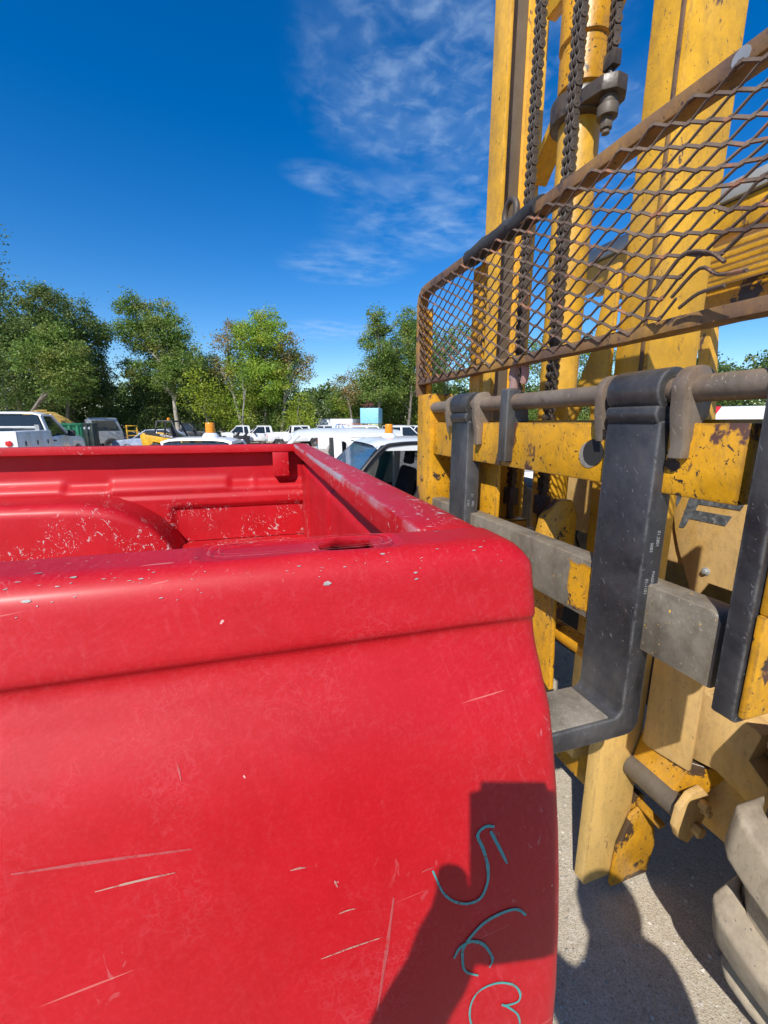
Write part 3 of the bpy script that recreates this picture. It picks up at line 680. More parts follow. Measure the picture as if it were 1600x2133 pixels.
# --- lift cylinder
cyc = (1.33, 1.625)
g = G(); g.lathe((*cyc, 0.45), (0, 0, 1), [(0, 0.066), (0.02, 0.077), (2.74, 0.077), (2.78, 0.072)], 32); fo_(g, 'lift_cylinder', YEL_MAST, 0.0)
cylo = C.objects[-1] if False else None
g = G(); g.lathe((*cyc, 3.19), (0, 0, 1), [(0, 0.078), (0.004, 0.090), (0.10, 0.091), (0.12, 0.091), (0.125, 0.085), (0.15, 0.085), (0.155, 0.095), (0.46, 0.095), (0.475, 0.088), (0.476, 0.045), (1.3, 0.045)], 32)
barrel = fo_(g, 'cylinder_head', YEL_RUST, 0.0)
for a in (R(200), R(262), R(320)):
    g = G(); d = Vector((math.cos(a), math.sin(a), 0)); p = Vector((*cyc, 3.57)) + d * 0.089; g.cyl(p, p + d * 0.0075, 0.010, n=12); fo_(g, 'port_hole_disc', DARK, 0.0, barrel)  # dark discs paint the shade of the port holes; nothing is bored
# clamp with chain anchor ear towards the near rail
g = G(); g.lathe((*cyc, 3.085), (0, 0, 1), [(0, 0.080), (0.002, 0.110), (0.080, 0.112), (0.083, 0.080)], 32)
g.prism([(1.25, 1.60), (1.255, 1.52), (1.275, 1.455), (1.315, 1.425), (1.36, 1.43), (1.395, 1.47), (1.41, 1.60)], 'z', 3.095, 3.145)
clamp = fo_(g, 'chain_clamp', CHAIN, 0.005)
g = G(); g.cyl((1.325, 1.475, 2.995), (1.325, 1.475, 3.03), 0.022, n=6); g.cyl((1.325, 1.475, 3.03), (1.325, 1.475, 3.066), 0.036, n=20); g.cyl((1.325, 1.475, 3.066), (1.325, 1.475, 3.095), 0.029, n=20); g.cyl((1.325, 1.475, 2.98), (1.325, 1.475, 2.995), 0.014, n=12)
fo_(g, 'nut', GREASE, 0.002, clamp)
# --- leaf chains
PITCH = 0.0318
def link_mesh(plates, y_w, pin):
    g = G(); h = PITCH / 2; r = 0.0152
    for yc in plates:
        pts = []
        for a in range(-30, 211, 40): pts.append((r * math.cos(R(a)), h + r * math.sin(R(a))))
        pts.append((-0.0085, 0.0))
        for a in range(150, 391, 40): pts.append((r * math.cos(R(a)), -h + r * math.sin(R(a))))
        pts.append((0.0085, 0.0))
        g.prism(pts, 'y', yc - y_w / 2, yc + y_w / 2)
    if pin:
        for s in (-1, 1): g.cyl((0, -0.0225, s * h), (0, 0.0225, s * h), 0.005, n=8)
    o = g.obj('chain_link', CHAIN, None, bevel=0.0008, seg=1); me = o.data; bpy.data.objects.remove(o); return me
LA = link_mesh((-0.0185, 0.0, 0.0185), 0.0052, True); LB = link_mesh((-0.0115, 0.0115), 0.0075, False)
def chain(x, y, z0, z1, rot):
    ch = bpy.data.objects.new('lift_chain', None); C.objects.link(ch); ch.parent = FL; ch.location = (x - FB[0], y - FB[1], z0); ch.rotation_euler = (0, 0, rot)
    k = 0
    while k * PITCH < z1 - z0:
        o = bpy.data.objects.new('chain_link', LA if k % 2 else LB); C.objects.link(o); o.parent = ch
        o.location = (0, 0.0006 * math.sin(k * 2.1), k * PITCH); k += 1
    return ch
chain(1.15, 1.665, 1.665, 3.75, 0); chain(1.15, 1.445, 1.665, 3.60, 0); chain(1.325, 1.475, 3.235, 3.75, R(-15))
def anchor(x, y, z):
    g = G(); g.box(x - 0.024, x + 0.024, y - 0.028, y + 0.028, z - 0.10, z - 0.02)
    a_ = fo_(g, 'chain_anchor', CHAIN, 0.006)
    g = G(); g.cyl((x - 0.032, y, z - 0.045), (x + 0.03, y, z - 0.045), 0.010, n=12); fo_(g, 'pin', CHAIN, 0.002, a_)
    g = G(); g.cyl((x, y, z - 0.24), (x, y, z - 0.10), 0.016, n=14); fo_(g, 'stud', CHAIN, 0.0, a_)
    g = G(); g.tube([(x - 0.028, y - 0.015, z - 0.05), (x - 0.036, y - 0.02, z - 0.075), (x - 0.03, y - 0.012, z - 0.10)], 0.002, 6); fo_(g, 'split_pin', CHAIN, 0.0, a_)
    g = G(); g.box(x - 0.05, x + 0.06, y - 0.05, y + 0.05, z - 0.172, z - 0.165); g.box(x - 0.05, x + 0.06, y - 0.05, y - 0.043, z - 0.20, z - 0.165); fo_(g, 'anchor_seat', YEL_OIL, 0.002)
anchor(1.15, 1.665, 1.675); anchor(1.15, 1.445, 1.675)
g = G(); g.cyl((1.325, 1.475, 3.14), (1.325, 1.475, 3.185), 0.012, n=12); g.box(1.307, 1.343, 1.45, 1.50, 3.18, 3.228); fo_(g, 'chain_anchor', CHAIN, 0.004)
# --- carriage
g = G(); g.prism([(1.99, 1.79), (0.562, 1.79), (0.562, 1.947), (0.9, 1.947), (2.005, 1.947), (2.005, 1.86)], 'x', 0.90, 0.955)
g.cut(0.15).jitter(0.0012, 5, 2)
fo_(g, 'upper_carriage_plate', YEL_RUST, 0.003)
g = G(); g.box(0.957, 1.03, 0.50, 2.01, 1.925, 1.955); fo_(g, 'carriage_top_lip', YEL_OIL, 0.003)
g = G(); g.cyl((0.897, 0.935, 1.868), (0.8985, 0.935, 1.868), 0.036, n=24); fo_(g, 'plate_hole_disc', DARK, 0.0)  # flat dark disc paints the hole's shade; the plate is not cut
g = G(); g.cyl((0.8975, 0.949, 1.861), (0.8992, 0.949, 1.861), 0.036, n=24); fo_(g, 'plate_hole_disc', FORK_TOP, 0.0)  # grey crescent beside it stands in for the hole's inner rim
g = G(); g.prism([(2.085, 1.395), (0.552, 1.395), (0.552, 1.545), (0.562, 1.562), (0.578, 1.567), (2.085, 1.567)], 'x', 0.90, 0.97)
g.cut(0.15).jitter(0.0012, 5, 6)
fo_(g, 'lower_carriage_bar', BARE, 0.006)
rp = random.Random(4); pl = [(0.885 + 0.10 * i / 9, 1.553 - 0.012 * rp.random()) for i in range(10)] + [(0.985 - 0.012 * rp.random(), 1.545 - 0.14 * i / 8) for i in range(1, 9)] + [(0.985 - 0.10 * i / 6, 1.402 + 0.02 * rp.random()) for i in range(1, 7)]
g = G(); g.prism(pl, 'x', 0.8982, 0.9004); fo_(g, 'paint_remnant', YEL_RUST, 0.0)
# end plates
g = G(); g.prism([(0.872, 1.375), (0.887, 1.365), (1.01, 1.365), (1.02, 1.40), (1.02, 2.30), (0.872, 2.30)], 'y', 0.487, 0.528); g.cut(0.15).jitter(0.0015, 6, 8)
ep = fo_(g, 'end_plate', FORK, 0.004)
g = G(); g.prism([(0.885, 1.60), (1.09, 1.60), (1.10, 1.64), (1.10, 2.30), (0.885, 2.30)], 'y', 0.462, 0.484); fo_(g, 'side_plate', YEL_RUST, 0.004)
g = G(); g.prism([(0.880, 1.385), (1.015, 1.385), (1.015, 1.60), (0.880, 1.60)], 'y', 0.470, 0.484); fo_(g, 'side_plate', YEL_RUST, 0.004)
g = G(); g.lathe((1.0, 0.462, 1.63), (0, -1, 0), [(0, 0.040), (0.006, 0.040), (0.007, 0.026), (0.02, 0.026)], 24); fo_(g, 'pivot_boss', GREASE, 0.0)
g = G(); g.prism([(0.872, 1.50), (1.0, 1.50), (1.0, 2.085), (0.872, 2.085)], 'y', 1.985, 2.135); g.cut(0.15).jitter(0.0015, 6, 9)
ep2 = fo_(g, 'end_plate', YEL_RUST, 0.005)
g = G(); g.cyl((0.868, 2.06, 1.66), (0.8715, 2.06, 1.66), 0.018, n=14); g.cyl((0.864, 2.06, 1.66), (0.868, 2.06, 1.66), 0.010, n=6); fo_(g, 'bolt', RUST_F, 0.001, ep2)
# carriage uprights and roller brackets behind the bars
g = G(); g.prism([(0.975, 1.07), (1.02, 1.0), (1.10, 1.02), (1.19, 1.3), (1.19, 1.95), (0.975, 1.95)], 'y', 1.745, 1.785); fo_(g, 'roller_bracket', YEL_RUST, 0.004)
g = G(); g.prism([(1.02, 1.07), (1.06, 1.0), (1.12, 1.02), (1.19, 1.3), (1.19, 1.60), (1.16, 1.66), (1.10, 1.665), (1.04, 1.60), (1.02, 1.5)], 'y', 1.285, 1.32); fo_(g, 'roller_bracket', YEL_RUST, 0.004)
g = G(); g.prism([(1.74, 1.40), (1.74, 1.79), (1.515, 1.79), (1.515, 1.40)], 'x', 0.975, 0.995); fo_(g, 'bracket_face', YEL_RUST, 0.003)
g = G(); g.prism([(1.22, 1.05), (1.30, 1.05), (1.30, 1.385), (1.155, 1.385), (1.14, 1.30), (1.12, 1.0)], 'x', 0.985, 1.005); fo_(g, 'bracket_face', YEL_RUST, 0.003)
g = G(); g.prism([(1.31, 1.02), (1.855, 1.02), (1.855, 1.42), (1.31, 1.42)], 'x', 1.115, 1.13); fo_(g, 'back_plate', YEL_OIL, 0.003)
g = G(); g.box(1.03, 1.11, 1.25, 1.86, 1.06, 1.13); fo_(g, 'lower_tie_bar', YEL_OIL, 0.02, )
g = G(); g.cyl((1.06, 1.0, 1.195), (1.06, 1.9, 1.195), 0.035, n=16); fo_(g, 'cross_tube', YEL_OIL, 0.0)
# fork shaft, hangers, forks
SH = (0.905, 2.018)
g = G(); g.lathe((SH[0], 0.505, SH[1]), (0, 1, 0), [(0, 0.0275), (0.25, 0.0275), (0.252, 0.027), (1.50, 0.027), (1.53, 0.024)], 24); fo_(g, 'fork_shaft', SHAFT, 0.0)
def hanger(y0, y1):
    g = G(); a = [(SH[0] - 0.035, 1.80), (SH[0] - 0.04, 1.83)]
    g.prism([(0.866, 1.815), (0.866, 2.062), (0.90, 2.065), (0.94, 2.05), (0.958, 2.02), (0.965, 1.95), (0.958, 1.81), (0.90, 1.805)], 'y', y0, y1)
    return fo_(g, 'shaft_hanger', FORK, 0.004)
hanger(1.315, 1.345)
g = G(); g.box(0.8655, 0.8995, 1.305, 1.352, 1.812, 2.060); fo_(g, 'hanger_face', FORK, 0.004)
def fork(y0, y1):
    root = bpy.data.objects.new('fork', None); C.objects.link(root); root.parent = FL; root.location = (0, 0, 0)
    pts = [(0.87, 1.952)]
    # shank front face down to the inner heel curve, along the blade top, tip, back under the blade, outer heel curve, up the back
    pts += [(0.87, 1.234)] + [(0.87 - 0.024 + 0.024 * math.cos(R(a)), 1.234 - 0.024 * math.sin(R(a))) for a in (20, 45, 70, 90)]
    pts += [(0.4, 1.2105), (-0.45, 1.212), (-0.47, 1.195), (0.3, 1.158), (0.80, 1.150)]
    pts += [(0.892 + 0.040 * math.sin(R(a)), 1.190 - 0.040 * math.cos(R(a))) for a in (0, 18, 36, 54, 72, 90)]
    pts += [(0.934, 1.90), (0.925, 1.955)]
    g = G(); g.prism(pts, 'y', y0, y1)
    sh = fo_(g, 'shank_and_blade', FORK, 0.007, root)
    # rubbed top of the blade
    g = G(); g.box(-0.44, 0.835, y0 + 0.008, y1 - 0.008, 1.2095, 1.2135); fo_(g, 'blade_wear_face', FORK_TOP, 0.001, root)
    # eye round the shaft
    g = G(); n = 20; w0, w1 = y0 + 0.004, y1 - 0.004
    ro, ri = 0.050, 0.0285; L = []
    arc = [R(a) for a in range(-62, 243, 16)]
    ring = lambda y, r: [(SH[0] - r * math.cos(a), y, SH[1] + r * math.sin(a)) for a in arc]
    A, B, A2, B2 = ring(w0, ro), ring(w1, ro), ring(w0, ri), ring(w1, ri)
    VA, VB, VA2, VB2 = g.verts(A), g.verts(B), g.verts(A2), g.verts(B2)
    for i in range(len(arc) - 1):
        g.face([VA[i], VA[i + 1], VB[i + 1], VB[i]]); g.face([VA2[i], VB2[i], VB2[i + 1], VA2[i + 1]])
        g.face([VA[i], VA2[i], VA2[i + 1], VA[i + 1]]); g.face([VB[i], VB[i + 1], VB2[i + 1], VB2[i]])
    for i in (0, -1): g.face([VA[i], VB[i], VB2[i], VA2[i]])
    fo_(g, 'fork_eye', FORK, 0.003, root)
    g = G(); g.prism([(0.862, 1.985), (0.857, 1.965), (0.868, 1.945), (0.934, 1.945), (0.945, 1.985)], 'y', y0 + 0.004, y1 - 0.004); fo_(g, 'weld_neck', FORK, 0.006, root)
    # stamped serial text on the near side of the shank
    return root
f1 = fork(0.722, 0.872); f2 = fork(1.585, 1.735)
def stamped(text, size, loc, rot, m, parent, name):
    cu = bpy.data.curves.new(name, 'FONT'); cu.body = text; cu.size = size; cu.extrude = 0.0004; cu.align_x = 'LEFT'
    o = bpy.data.objects.new(name, cu); C.objects.link(o); dg = bpy.context.evaluated_depsgraph_get()
    me = bpy.data.meshes.new_from_object(o.evaluated_get(dg)); bpy.data.objects.remove(o)
    n_ = bpy.data.objects.new(name, me); C.objects.link(n_); me.materials.clear(); me.materials.append(m); n_.parent = parent
    n_.rotation_euler = rot; n_.location = loc; return n_
STAMP = plain('stamped bright metal', (0.30, 0.31, 0.32), 0.5)
for txt, dx, z, sz in (('01.2801', 0.036, 1.700, 0.0125), ('5083', 0.019, 1.672, 0.0120), ('MAGNA', 0.036, 1.600, 0.0115), ('01-1101', 0.018, 1.582, 0.0120)):
    stamped(txt, sz, Vector((0.87 + dx, 0.7218, z)) - Vector(FB), (R(90), R(90), 0), STAMP, f1, 'stamped_text')
for txt, dx, z, sz in (('21', 0.030, 1.650, 0.014), ('2801', 0.034, 1.62, 0.014), ('5183', 0.012, 1.625, 0.014)):
    stamped(txt, sz, Vector((0.87 + dx, 1.5848, z)) - Vector(FB), (R(90), R(90), 0), STAMP, f2, 'stamped_text')
# retaining collars beside each fork, with a flat tail hanging on the plate
def collar(y0, y1, m, tail=1.86):
    g = G(); pts = []
    for a in range(-70, 231, 15): pts.append((SH[0] - 0.047 * math.cos(R(a)), SH[1] + 0.047 * math.sin(R(a))))
    pts = pts[::-1]
    k = [(0.958, 1.975), (0.93, 1.955), (0.899, 1.935), (0.899, tail), (0.868, tail), (0.862, 1.93), (0.866, 1.975)]
    g.prism(pts[0:1] * 0 + [(SH[0] + 0.047 * math.cos(R(a)), SH[1] + 0.047 * math.sin(R(a))) for a in range(-40, 215, 15)] + [(0.862, 1.97), (0.868, 1.94), (0.876, 1.90), (0.872, tail), (0.899, tail), (0.899, 1.905), (0.915, 1.935), (0.94, 1.965)], 'y', y0, y1)
    return fo_(g, 'retaining_collar', m, 0.004)
collar(0.668, 0.700, SHAFT, 1.872); collar(0.884, 0.908, SHAFT, 1.93); collar(1.515, 1.545, SHAFT, 1.86); collar(1.765, 1.785, SHAFT, 1.93)
# --- load backrest guard
g = G(); sec = [(-0.017, -0.024), (0.017, -0.024), (0.017, 0.024), (-0.017, 0.024)]
top = [(0.893, 0.40, 2.575), (0.893, 1.2, 2.578), (0.893, 2.04, 2.580), (0.893, 2.10, 2.575), (0.893, 2.132, 2.556), (0.893, 2.146, 2.52), (0.893, 2.148, 2.46), (0.893, 2.148, 2.075)]
g.sweep(top, sec, (1, 0, 0)); g.cut(0.09).jitter(0.002, 9, 4)
fo_(g, 'guard_frame', RUST_F, 0.003)
g = G(); g.box(0.868, 0.915, 0.40, 2.125, 2.135, 2.163); g.cut(0.07).jitter(0.0035, 11, 2); fo_(g, 'guard_lower_bar', RUST_F, 0.002)
g = G(); g.box(0.915, 0.93, 2.09, 2.17, 2.06, 2.50); fo_(g, 'guard_post', YEL_RUST, 0.003)
g = G(); g.box(0.925, 0.94, 1.60, 1.69, 1.95, 2.555); fo_(g, 'guard_post', YEL_RUST, 0.003)
g = G(); g.box(0.925, 0.94, 0.43, 0.48, 2.30, 2.555); fo_(g, 'guard_post', YEL_RUST, 0.003)
g = G(); g.cyl((0.869, 0.66, 2.575), (0.8705, 0.66, 2.575), 0.016, n=14); fo_(g, 'rivet', GREYP, 0.0)
# split rubber hose over the top bar
g = G(); pth = [(0.893, 1.225 + 0.04 * i, 2.581 + 0.003 * math.sin(i * 1.7)) for i in range(12)]
g.sweep(pth, [(0.034 * math.cos(R(a)), 0.034 * math.sin(R(a)) * (1.0 if a < 180 else 0.85)) for a in range(0, 360, 30)], (0, 0, 1)); g.cut(0.03).jitter(0.0045, 24, 1)
fo_(g, 'rubber_hose_pad', RUBBER, 0.0)
# lifting ring behind the hose and shackle under the guard
g = G(); P0 = Vector((0.935, 1.46, 2.665)); g.tube([P0 + Vector((0, 0.036 * math.cos(R(a)), 0.042 * math.sin(R(a)))) for a in range(-60, 245, 20)], 0.011, 10); fo_(g, 'lifting_ring', CHAIN, 0.0)
HOOKM = plain('faded pink paint on hook', (0.34, 0.17, 0.15), 0.65, dirt=(0.22, 0.18, 0.16), dirt_amt=0.6)
g = G(); P0 = Vector((0.905, 1.305, 2.108)); g.tube([P0 + Vector((0, 0.034 * math.cos(R(a)), 0.046 * math.sin(R(a)))) for a in range(-20, 230, 16)], 0.016, 10, 0.012); g.cyl((0.905, 1.335, 2.06), (0.905, 1.33, 2.10), 0.016, n=12); fo_(g, 'hook', HOOKM, 0.0)
# expanded metal: strands and bonds, slightly bulged, torn at the near end
LW, SW, BD = 0.086, 0.0415, 0.009
g = G(); rw = random.Random(5)
def mz(y, z):
    """bent sheet: (y,z) on the flat sheet -> point"""
    x = 0.866 - 0.010 * math.sin(3.1 * y + 5 * z) * math.sin(max(0, (z - 2.15) / 0.43) * math.pi) + 0.006 * mnoise.noise(Vector((y * 5, z * 9, 0)))
    t = max(0, (0.80 - y)) ; lo = max(0, 1 - max(0, z - 2.16) / 0.26)
    z2 = z + 0.55 * t * lo * max(0, 1 - t * 1.2) * (0.55 if z < 2.3 else 0.8); x -= 0.22 * t * lo
    z2 += 0.0028 * mnoise.noise(Vector((y * 9, z * 9, 7))); y2 = y + 0.0028 * mnoise.noise(Vector((y * 11, z * 11, 3)))
    return Vector((x, y2, z2))
def strand(a, b, w=0.0060, t=0.0042):
    p, q_ = mz(*a), mz(*b)
    tw = Vector((0.45, 0, 1)).normalized()
    g.beam(p, q_, t, w, tw)
ny, nz = int(1.76 / (LW / 2)), int(0.43 / (SW / 2))
for j in range(nz + 1):
    z = 2.150 + j * SW / 2
    for i in range(ny + 1):
        if (i + j) % 2: continue
        y = 0.40 + i * LW / 2
        if y > 2.14: continue
        torn = y < 0.74 and z < 2.205 + 0.03 * mnoise.noise(Vector((y * 20, 0, 0)))
        if torn: continue
        if z < 2.566: strand((y - BD / 2, z), (y + BD / 2, z), 0.0105, 0.0046)
        for s in (-1, 1):
            if z + SW / 2 > 2.568: continue
            y2 = y + s * (LW / 2 - BD / 2)
            if y2 > 2.14 or y2 < 0.38: continue
            if torn and rw.random() < 0.5: continue
            strand((y + s * BD / 2, z), (y2, z + SW / 2))
fo_(g, 'expanded_metal_mesh', RUST_M, 0.0, smooth=False)
g = G()     # loose torn strands
for pts in ([(0.76, 2.225), (0.70, 2.27), (0.64, 2.255), (0.60, 2.225)], [(0.72, 2.20), (0.66, 2.235), (0.615, 2.21), (0.56, 2.20)], [(0.70, 2.175), (0.655, 2.19), (0.60, 2.188)], [(0.66, 2.26), (0.62, 2.25), (0.585, 2.262)]):
    g.tube(catmull([(0.852 - 0.03 * k / 3, y, z) for k, (y, z) in enumerate(pts)], 4), 0.0036, 6)
fo_(g, 'torn_strands', RUST_M, 0.0)
# --- machine front: cowl with lettering, frame plates, trunnion, tyre, overhead guard
CX = 1.68
g = G(); g.prism([(1.30, 1.90), (1.285, 1.60), (1.267, 1.516), (1.241, 1.44), (1.148, 1.24), (1.101, 1.334), (0.56, 1.336), (0.56, 1.90)], 'x', CX, CX + 0.014)
cowl = fo_(g, 'front_cowl', YEL_DUST, 0.003)
def letter(pts): return fo_(G().prism(pts, 'x', CX - 0.0025, CX + 0.001), 'vinyl_letter', DECAL, 0.0, cowl)
letter([(1.222, 1.652), (1.248, 1.525), (1.228, 1.527), (1.221, 1.539), (1.210, 1.569), (1.074, 1.570), (1.056, 1.610), (1.191, 1.607), (1.183, 1.633), (1.032, 1.637), (1.020, 1.668), (1.19, 1.668)])
letter([(1.276, 1.640), (1.271, 1.605), (1.263, 1.623), (1.250, 1.668), (1.272, 1.668)])
g = G(); g.cyl((CX - 0.004, 1.115, 1.378), (CX, 1.115, 1.378), 0.016, n=16); g.cyl((CX - 0.014, 1.115, 1.378), (CX - 0.004, 1.115, 1.378), 0.011, n=6); fo_(g, 'bolt', GREYP, 0.001, cowl)
# hood and body behind the cowl
g = G(); g.prism([(CX + 0.02, 1.36), (CX + 0.02, 1.88), (2.2, 1.95), (4.3, 1.80), (4.35, 0.75), (2.6, 0.75), (2.3, 1.36)], 'y', 0.98, 2.25); fo_(g, 'hood', YEL_DUST, 0.02)
g = G(); g.box(CX + 0.05, 2.1, 0.62, 2.58, 0.62, 0.94); fo_(g, 'axle_housing', DARK, 0.03)
# frame plates below
g = G(); g.prism([(1.057, 1.365), (0.879, 1.365), (0.8775, 0.757), (1.03, 0.73), (1.057, 0.735)], 'x', 1.395, 1.411); fo_(g, 'frame_plate', YEL_DUST, 0.002)
g = G(); g.prism([(0.894, 1.052), (0.894, 0.788), (0.814, 0.808), (0.64, 0.762), (0.64, 0.85), (0.730, 0.919), (0.710, 1.021), (0.730, 1.030)], 'x', 1.426, 1.50); fo_(g, 'frame_plate', YEL_DUST, 0.003)
g = G(); g.box(1.51, 1.95, 0.70, 1.08, 0.50, 1.00); fo_(g, 'frame_box', YEL_DUST, 0.006)
g = G(); g.hexa([(1.368, 0.917, 0.587), (1.477, 0.866, 0.628), (1.477, 1.08, 0.628), (1.368, 1.08, 0.587), (1.423, 0.889, 0.774), (1.496, 0.807, 0.774), (1.496, 1.08, 0.774), (1.423, 1.08, 0.774)]); fo_(g, 'pivot_bracket', YEL_OIL, 0.005)
g = G(); g.cyl((1.395, 0.862, 0.605), (1.395, 1.083, 0.605), 0.047, n=24); fo_(g, 'trunnion_shaft', GREASE, 0.0)
g = G(); g.prism([(1.321, 0.582), (1.345, 0.532), (1.395, 0.493), (1.439, 0.536), (1.470, 0.605), (1.465, 0.669), (1.427, 0.711), (1.368, 0.702), (1.330, 0.655)], 'y', 0.837, 0.861); cap = fo_(g, 'pivot_cap', YEL_DUST, 0.004)
for x, z, r in ((1.418, 0.660, 0.017), (1.434, 0.628, 0.012), (1.411, 0.559, 0.022)):
    g = G(); g.cyl((x, 0.807, z), (x, 0.837, z), r, n=6 if r > 0.015 else 14); fo_(g, 'bolt', YEL_DUST, 0.002, cap)
g = G(); g.beam((1.455, 0.97, 0.40), (1.455, 1.08, 0.41), 0.028, 0.02); fo_(g, 'tie_rod', YEL_OIL, 0.004)
# hydraulic hoses between mast and cowl
for k, (y0, xo) in enumerate(((1.33, 1.48), (1.38, 1.52), (1.43, 1.50))):
    g = G(); g.tube(catmull([(xo, y0, 2.0), (xo + 0.06, y0 + 0.03, 1.75), (xo + 0.10, y0 - 0.04, 1.5), (xo + 0.04, y0 + 0.02, 1.25), (xo + 0.16, y0 + 0.05, 1.0)], 8), 0.013, 10); fo_(g, 'hydraulic_hose', RUBBER, 0.0)
# front tyres with deep slanted lugs
def tyre(name, cx, y0, y1, cz, r):
    root = bpy.data.objects.new('wheel', None); C.objects.link(root); root.parent = FL; root.location = (0, 0, 0)
    w = y1 - y0; yc = (y0 + y1) / 2; lug = 0.060; rc = r - lug
    g = G(); g.lathe((cx, y0, cz), (0, 1, 0), [(0.02, rc * 0.55), (0.0, rc * 0.62), (-0.005, rc * 0.80), (0.02, rc * 0.93), (0.055, rc * 0.985), (w / 2, rc), (w - 0.055, rc * 0.985), (w - 0.02, rc * 0.93), (w + 0.005, rc * 0.80), (w, rc * 0.62), (w - 0.02, rc * 0.55)], 56)
    fo_(g, 'tyre', TYRE, 0.0, root)
    g = G(); g.lathe((cx, y0 + 0.05, cz), (0, 1, 0), [(0, rc * 0.20), (0.03, rc * 0.25), (0.02, rc * 0.5), (-0.02, rc * 0.545), (0, rc * 0.56), (0.2, rc * 0.56)], 32); fo_(g, 'rim', YEL_DUST, 0.0, root)
    n = 16
    g0 = None
    for side in (0, 1):
        for k in range(n):
            a0 = 2 * math.pi * (k + 0.5 * side) / n; g = G(); pts = []
            # lug runs from the shoulder to the centre line, swept round the wheel
            sec = []
            for t in (0.0, 0.12, 0.35, 0.68, 1.0):
                yy = (y0 - 0.012 + t * (w * 0.56)) if side == 0 else (y1 + 0.012 - t * (w * 0.56))
                ac = a0 + 0.17 * t; hw = 0.100 - 0.014 * t; rb = rc * (0.86 if t == 0 else 0.955 if t < 0.2 else 0.985); rt = r * (0.952 if t == 0 else 0.99 if t < 0.2 else 1.0)
                q4 = []
                for da, rr in ((-hw * 1.25, rb), (hw * 1.25, rb), (hw * 0.8, rt), (-hw * 0.8, rt)):
                    q4.append((cx + rr * math.cos(ac + da), yy, cz + rr * math.sin(ac + da)))
                sec.append(q4)
            g.rings(sec); fo_(g, 'lug', TYRE, 0.014, root, seg=3)
    return root
tyre('front', 1.88, 0.13, 0.595, 0.77, 0.78); tyre('front', 1.88, 2.62, 3.085, 0.77, 0.78)
# rear wheels, plain behind the body
for y0 in (0.62, 2.22):
    root = bpy.data.objects.new('wheel', None); C.objects.link(root); root.parent = FL
    g = G(); g.lathe((4.0, y0, 0.52), (0, 1, 0), [(0.02, 0.25), (0, 0.32), (0.0, 0.46), (0.05, 0.52), (0.31, 0.52), (0.36, 0.46), (0.36, 0.32), (0.34, 0.25)], 40); fo_(g, 'tyre', TYRE, 0.0, root)
    g = G(); g.lathe((4.0, y0 + 0.05, 0.52), (0, 1, 0), [(0, 0.1), (0.03, 0.2), (0, 0.26), (0.2, 0.26)], 24); fo_(g, 'rim', YEL_DUST, 0.0, root)
# overhead guard
for y in (0.72, 2.48):
    g = G(); g.beam((2.02, y, 1.8), (2.02, y, 2.75), 0.09, 0.09); fo_(g, 'guard_pillar', YEL_MAST, 0.006)
    g = G(); g.beam((3.5, y, 1.7), (3.3, y, 2.85), 0.09, 0.09); fo_(g, 'guard_pillar', YEL_MAST, 0.006)
g = G(); g.box(1.98, 2.06, 0.55, 2.65, 2.855, 2.925); fo_(g, 'roof_edge', GREYP, 0.006)
g = G(); g.box(2.0, 2.10, 0.55, 2.65, 2.735, 2.850); fo_(g, 'roof_beam', YEL_MAST, 0.006)
for k in range(11):
    g = G(); g.box(2.15 + 0.11 * k, 2.19 + 0.11 * k, 0.60, 2.60, 2.80, 2.84); fo_(g, 'roof_slat', YEL_MAST, 0.003)
g = G(); g.box(2.30, 2.38, 0.80, 1.86, 2.44, 2.62); fo_(g, 'lamp_bar', YEL_OIL, 0.02)
g = G(); g.box(3.36, 3.46, 0.55, 2.65, 2.735, 2.90); fo_(g, 'roof_beam', YEL_MAST, 0.006)
g = G(); g.box(2.9, 3.4, 1.25, 1.95, 1.75, 1.95); fo_(g, 'seat', BLK, 0.05)
g = G(); g.box(3.4, 3.52, 1.25, 1.95, 1.85, 2.45); fo_(g, 'seat_back', BLK, 0.05)
# ------------------------------------------------------------------ vehicles
def wheel_mesh():
    g = G(); g.lathe((0, -0.12, 0), (0, 1, 0), [(0.02, 0.22), (0, 0.25), (-0.005, 0.32), (0.03, 0.375), (0.21, 0.375), (0.245, 0.32), (0.24, 0.25), (0.22, 0.22)], 28)
    o = g.obj('tyre', RUBB2); a = o.data; bpy.data.objects.remove(o)
    g = G(); g.lathe((0, -0.105, 0), (0, 1, 0), [(0.0, 0.03), (0.0, 0.075), (0.03, 0.085), (0.04, 0.13), (0.015, 0.165), (0.02, 0.20), (-0.01, 0.225), (0.01, 0.23), (0.2, 0.23)], 28)
    for k in range(8):
        a_ = 2 * math.pi * k / 8; g.box(-0.02, 0.02, -0.098, -0.09, 0.105, 0.145); 
        bmesh.ops.rotate(g.bm, verts=g.bm.verts[-8:] if False else list(g.bm.verts)[-8:], cent=(0, 0, 0), matrix=Matrix.Rotation(a_, 3, 'Y'))
    o = g.obj('rim', RIM); b = o.data; bpy.data.objects.remove(o)
    return a, b
TY, RM = wheel_mesh()
def add_wheel(root, x, y, r=0.375, side=1):
    w = bpy.data.objects.new('wheel', None); C.objects.link(w); w.parent = root; w.location = (x, y, r)
    w.scale = (r / 0.375,) * 3; w.rotation_euler = (0, 0, 0 if side < 0 else math.pi)
    for nm, me in (('tyre', TY), ('rim', RM)):
        o = bpy.data.objects.new(nm, me); C.objects.link(o); o.parent = w
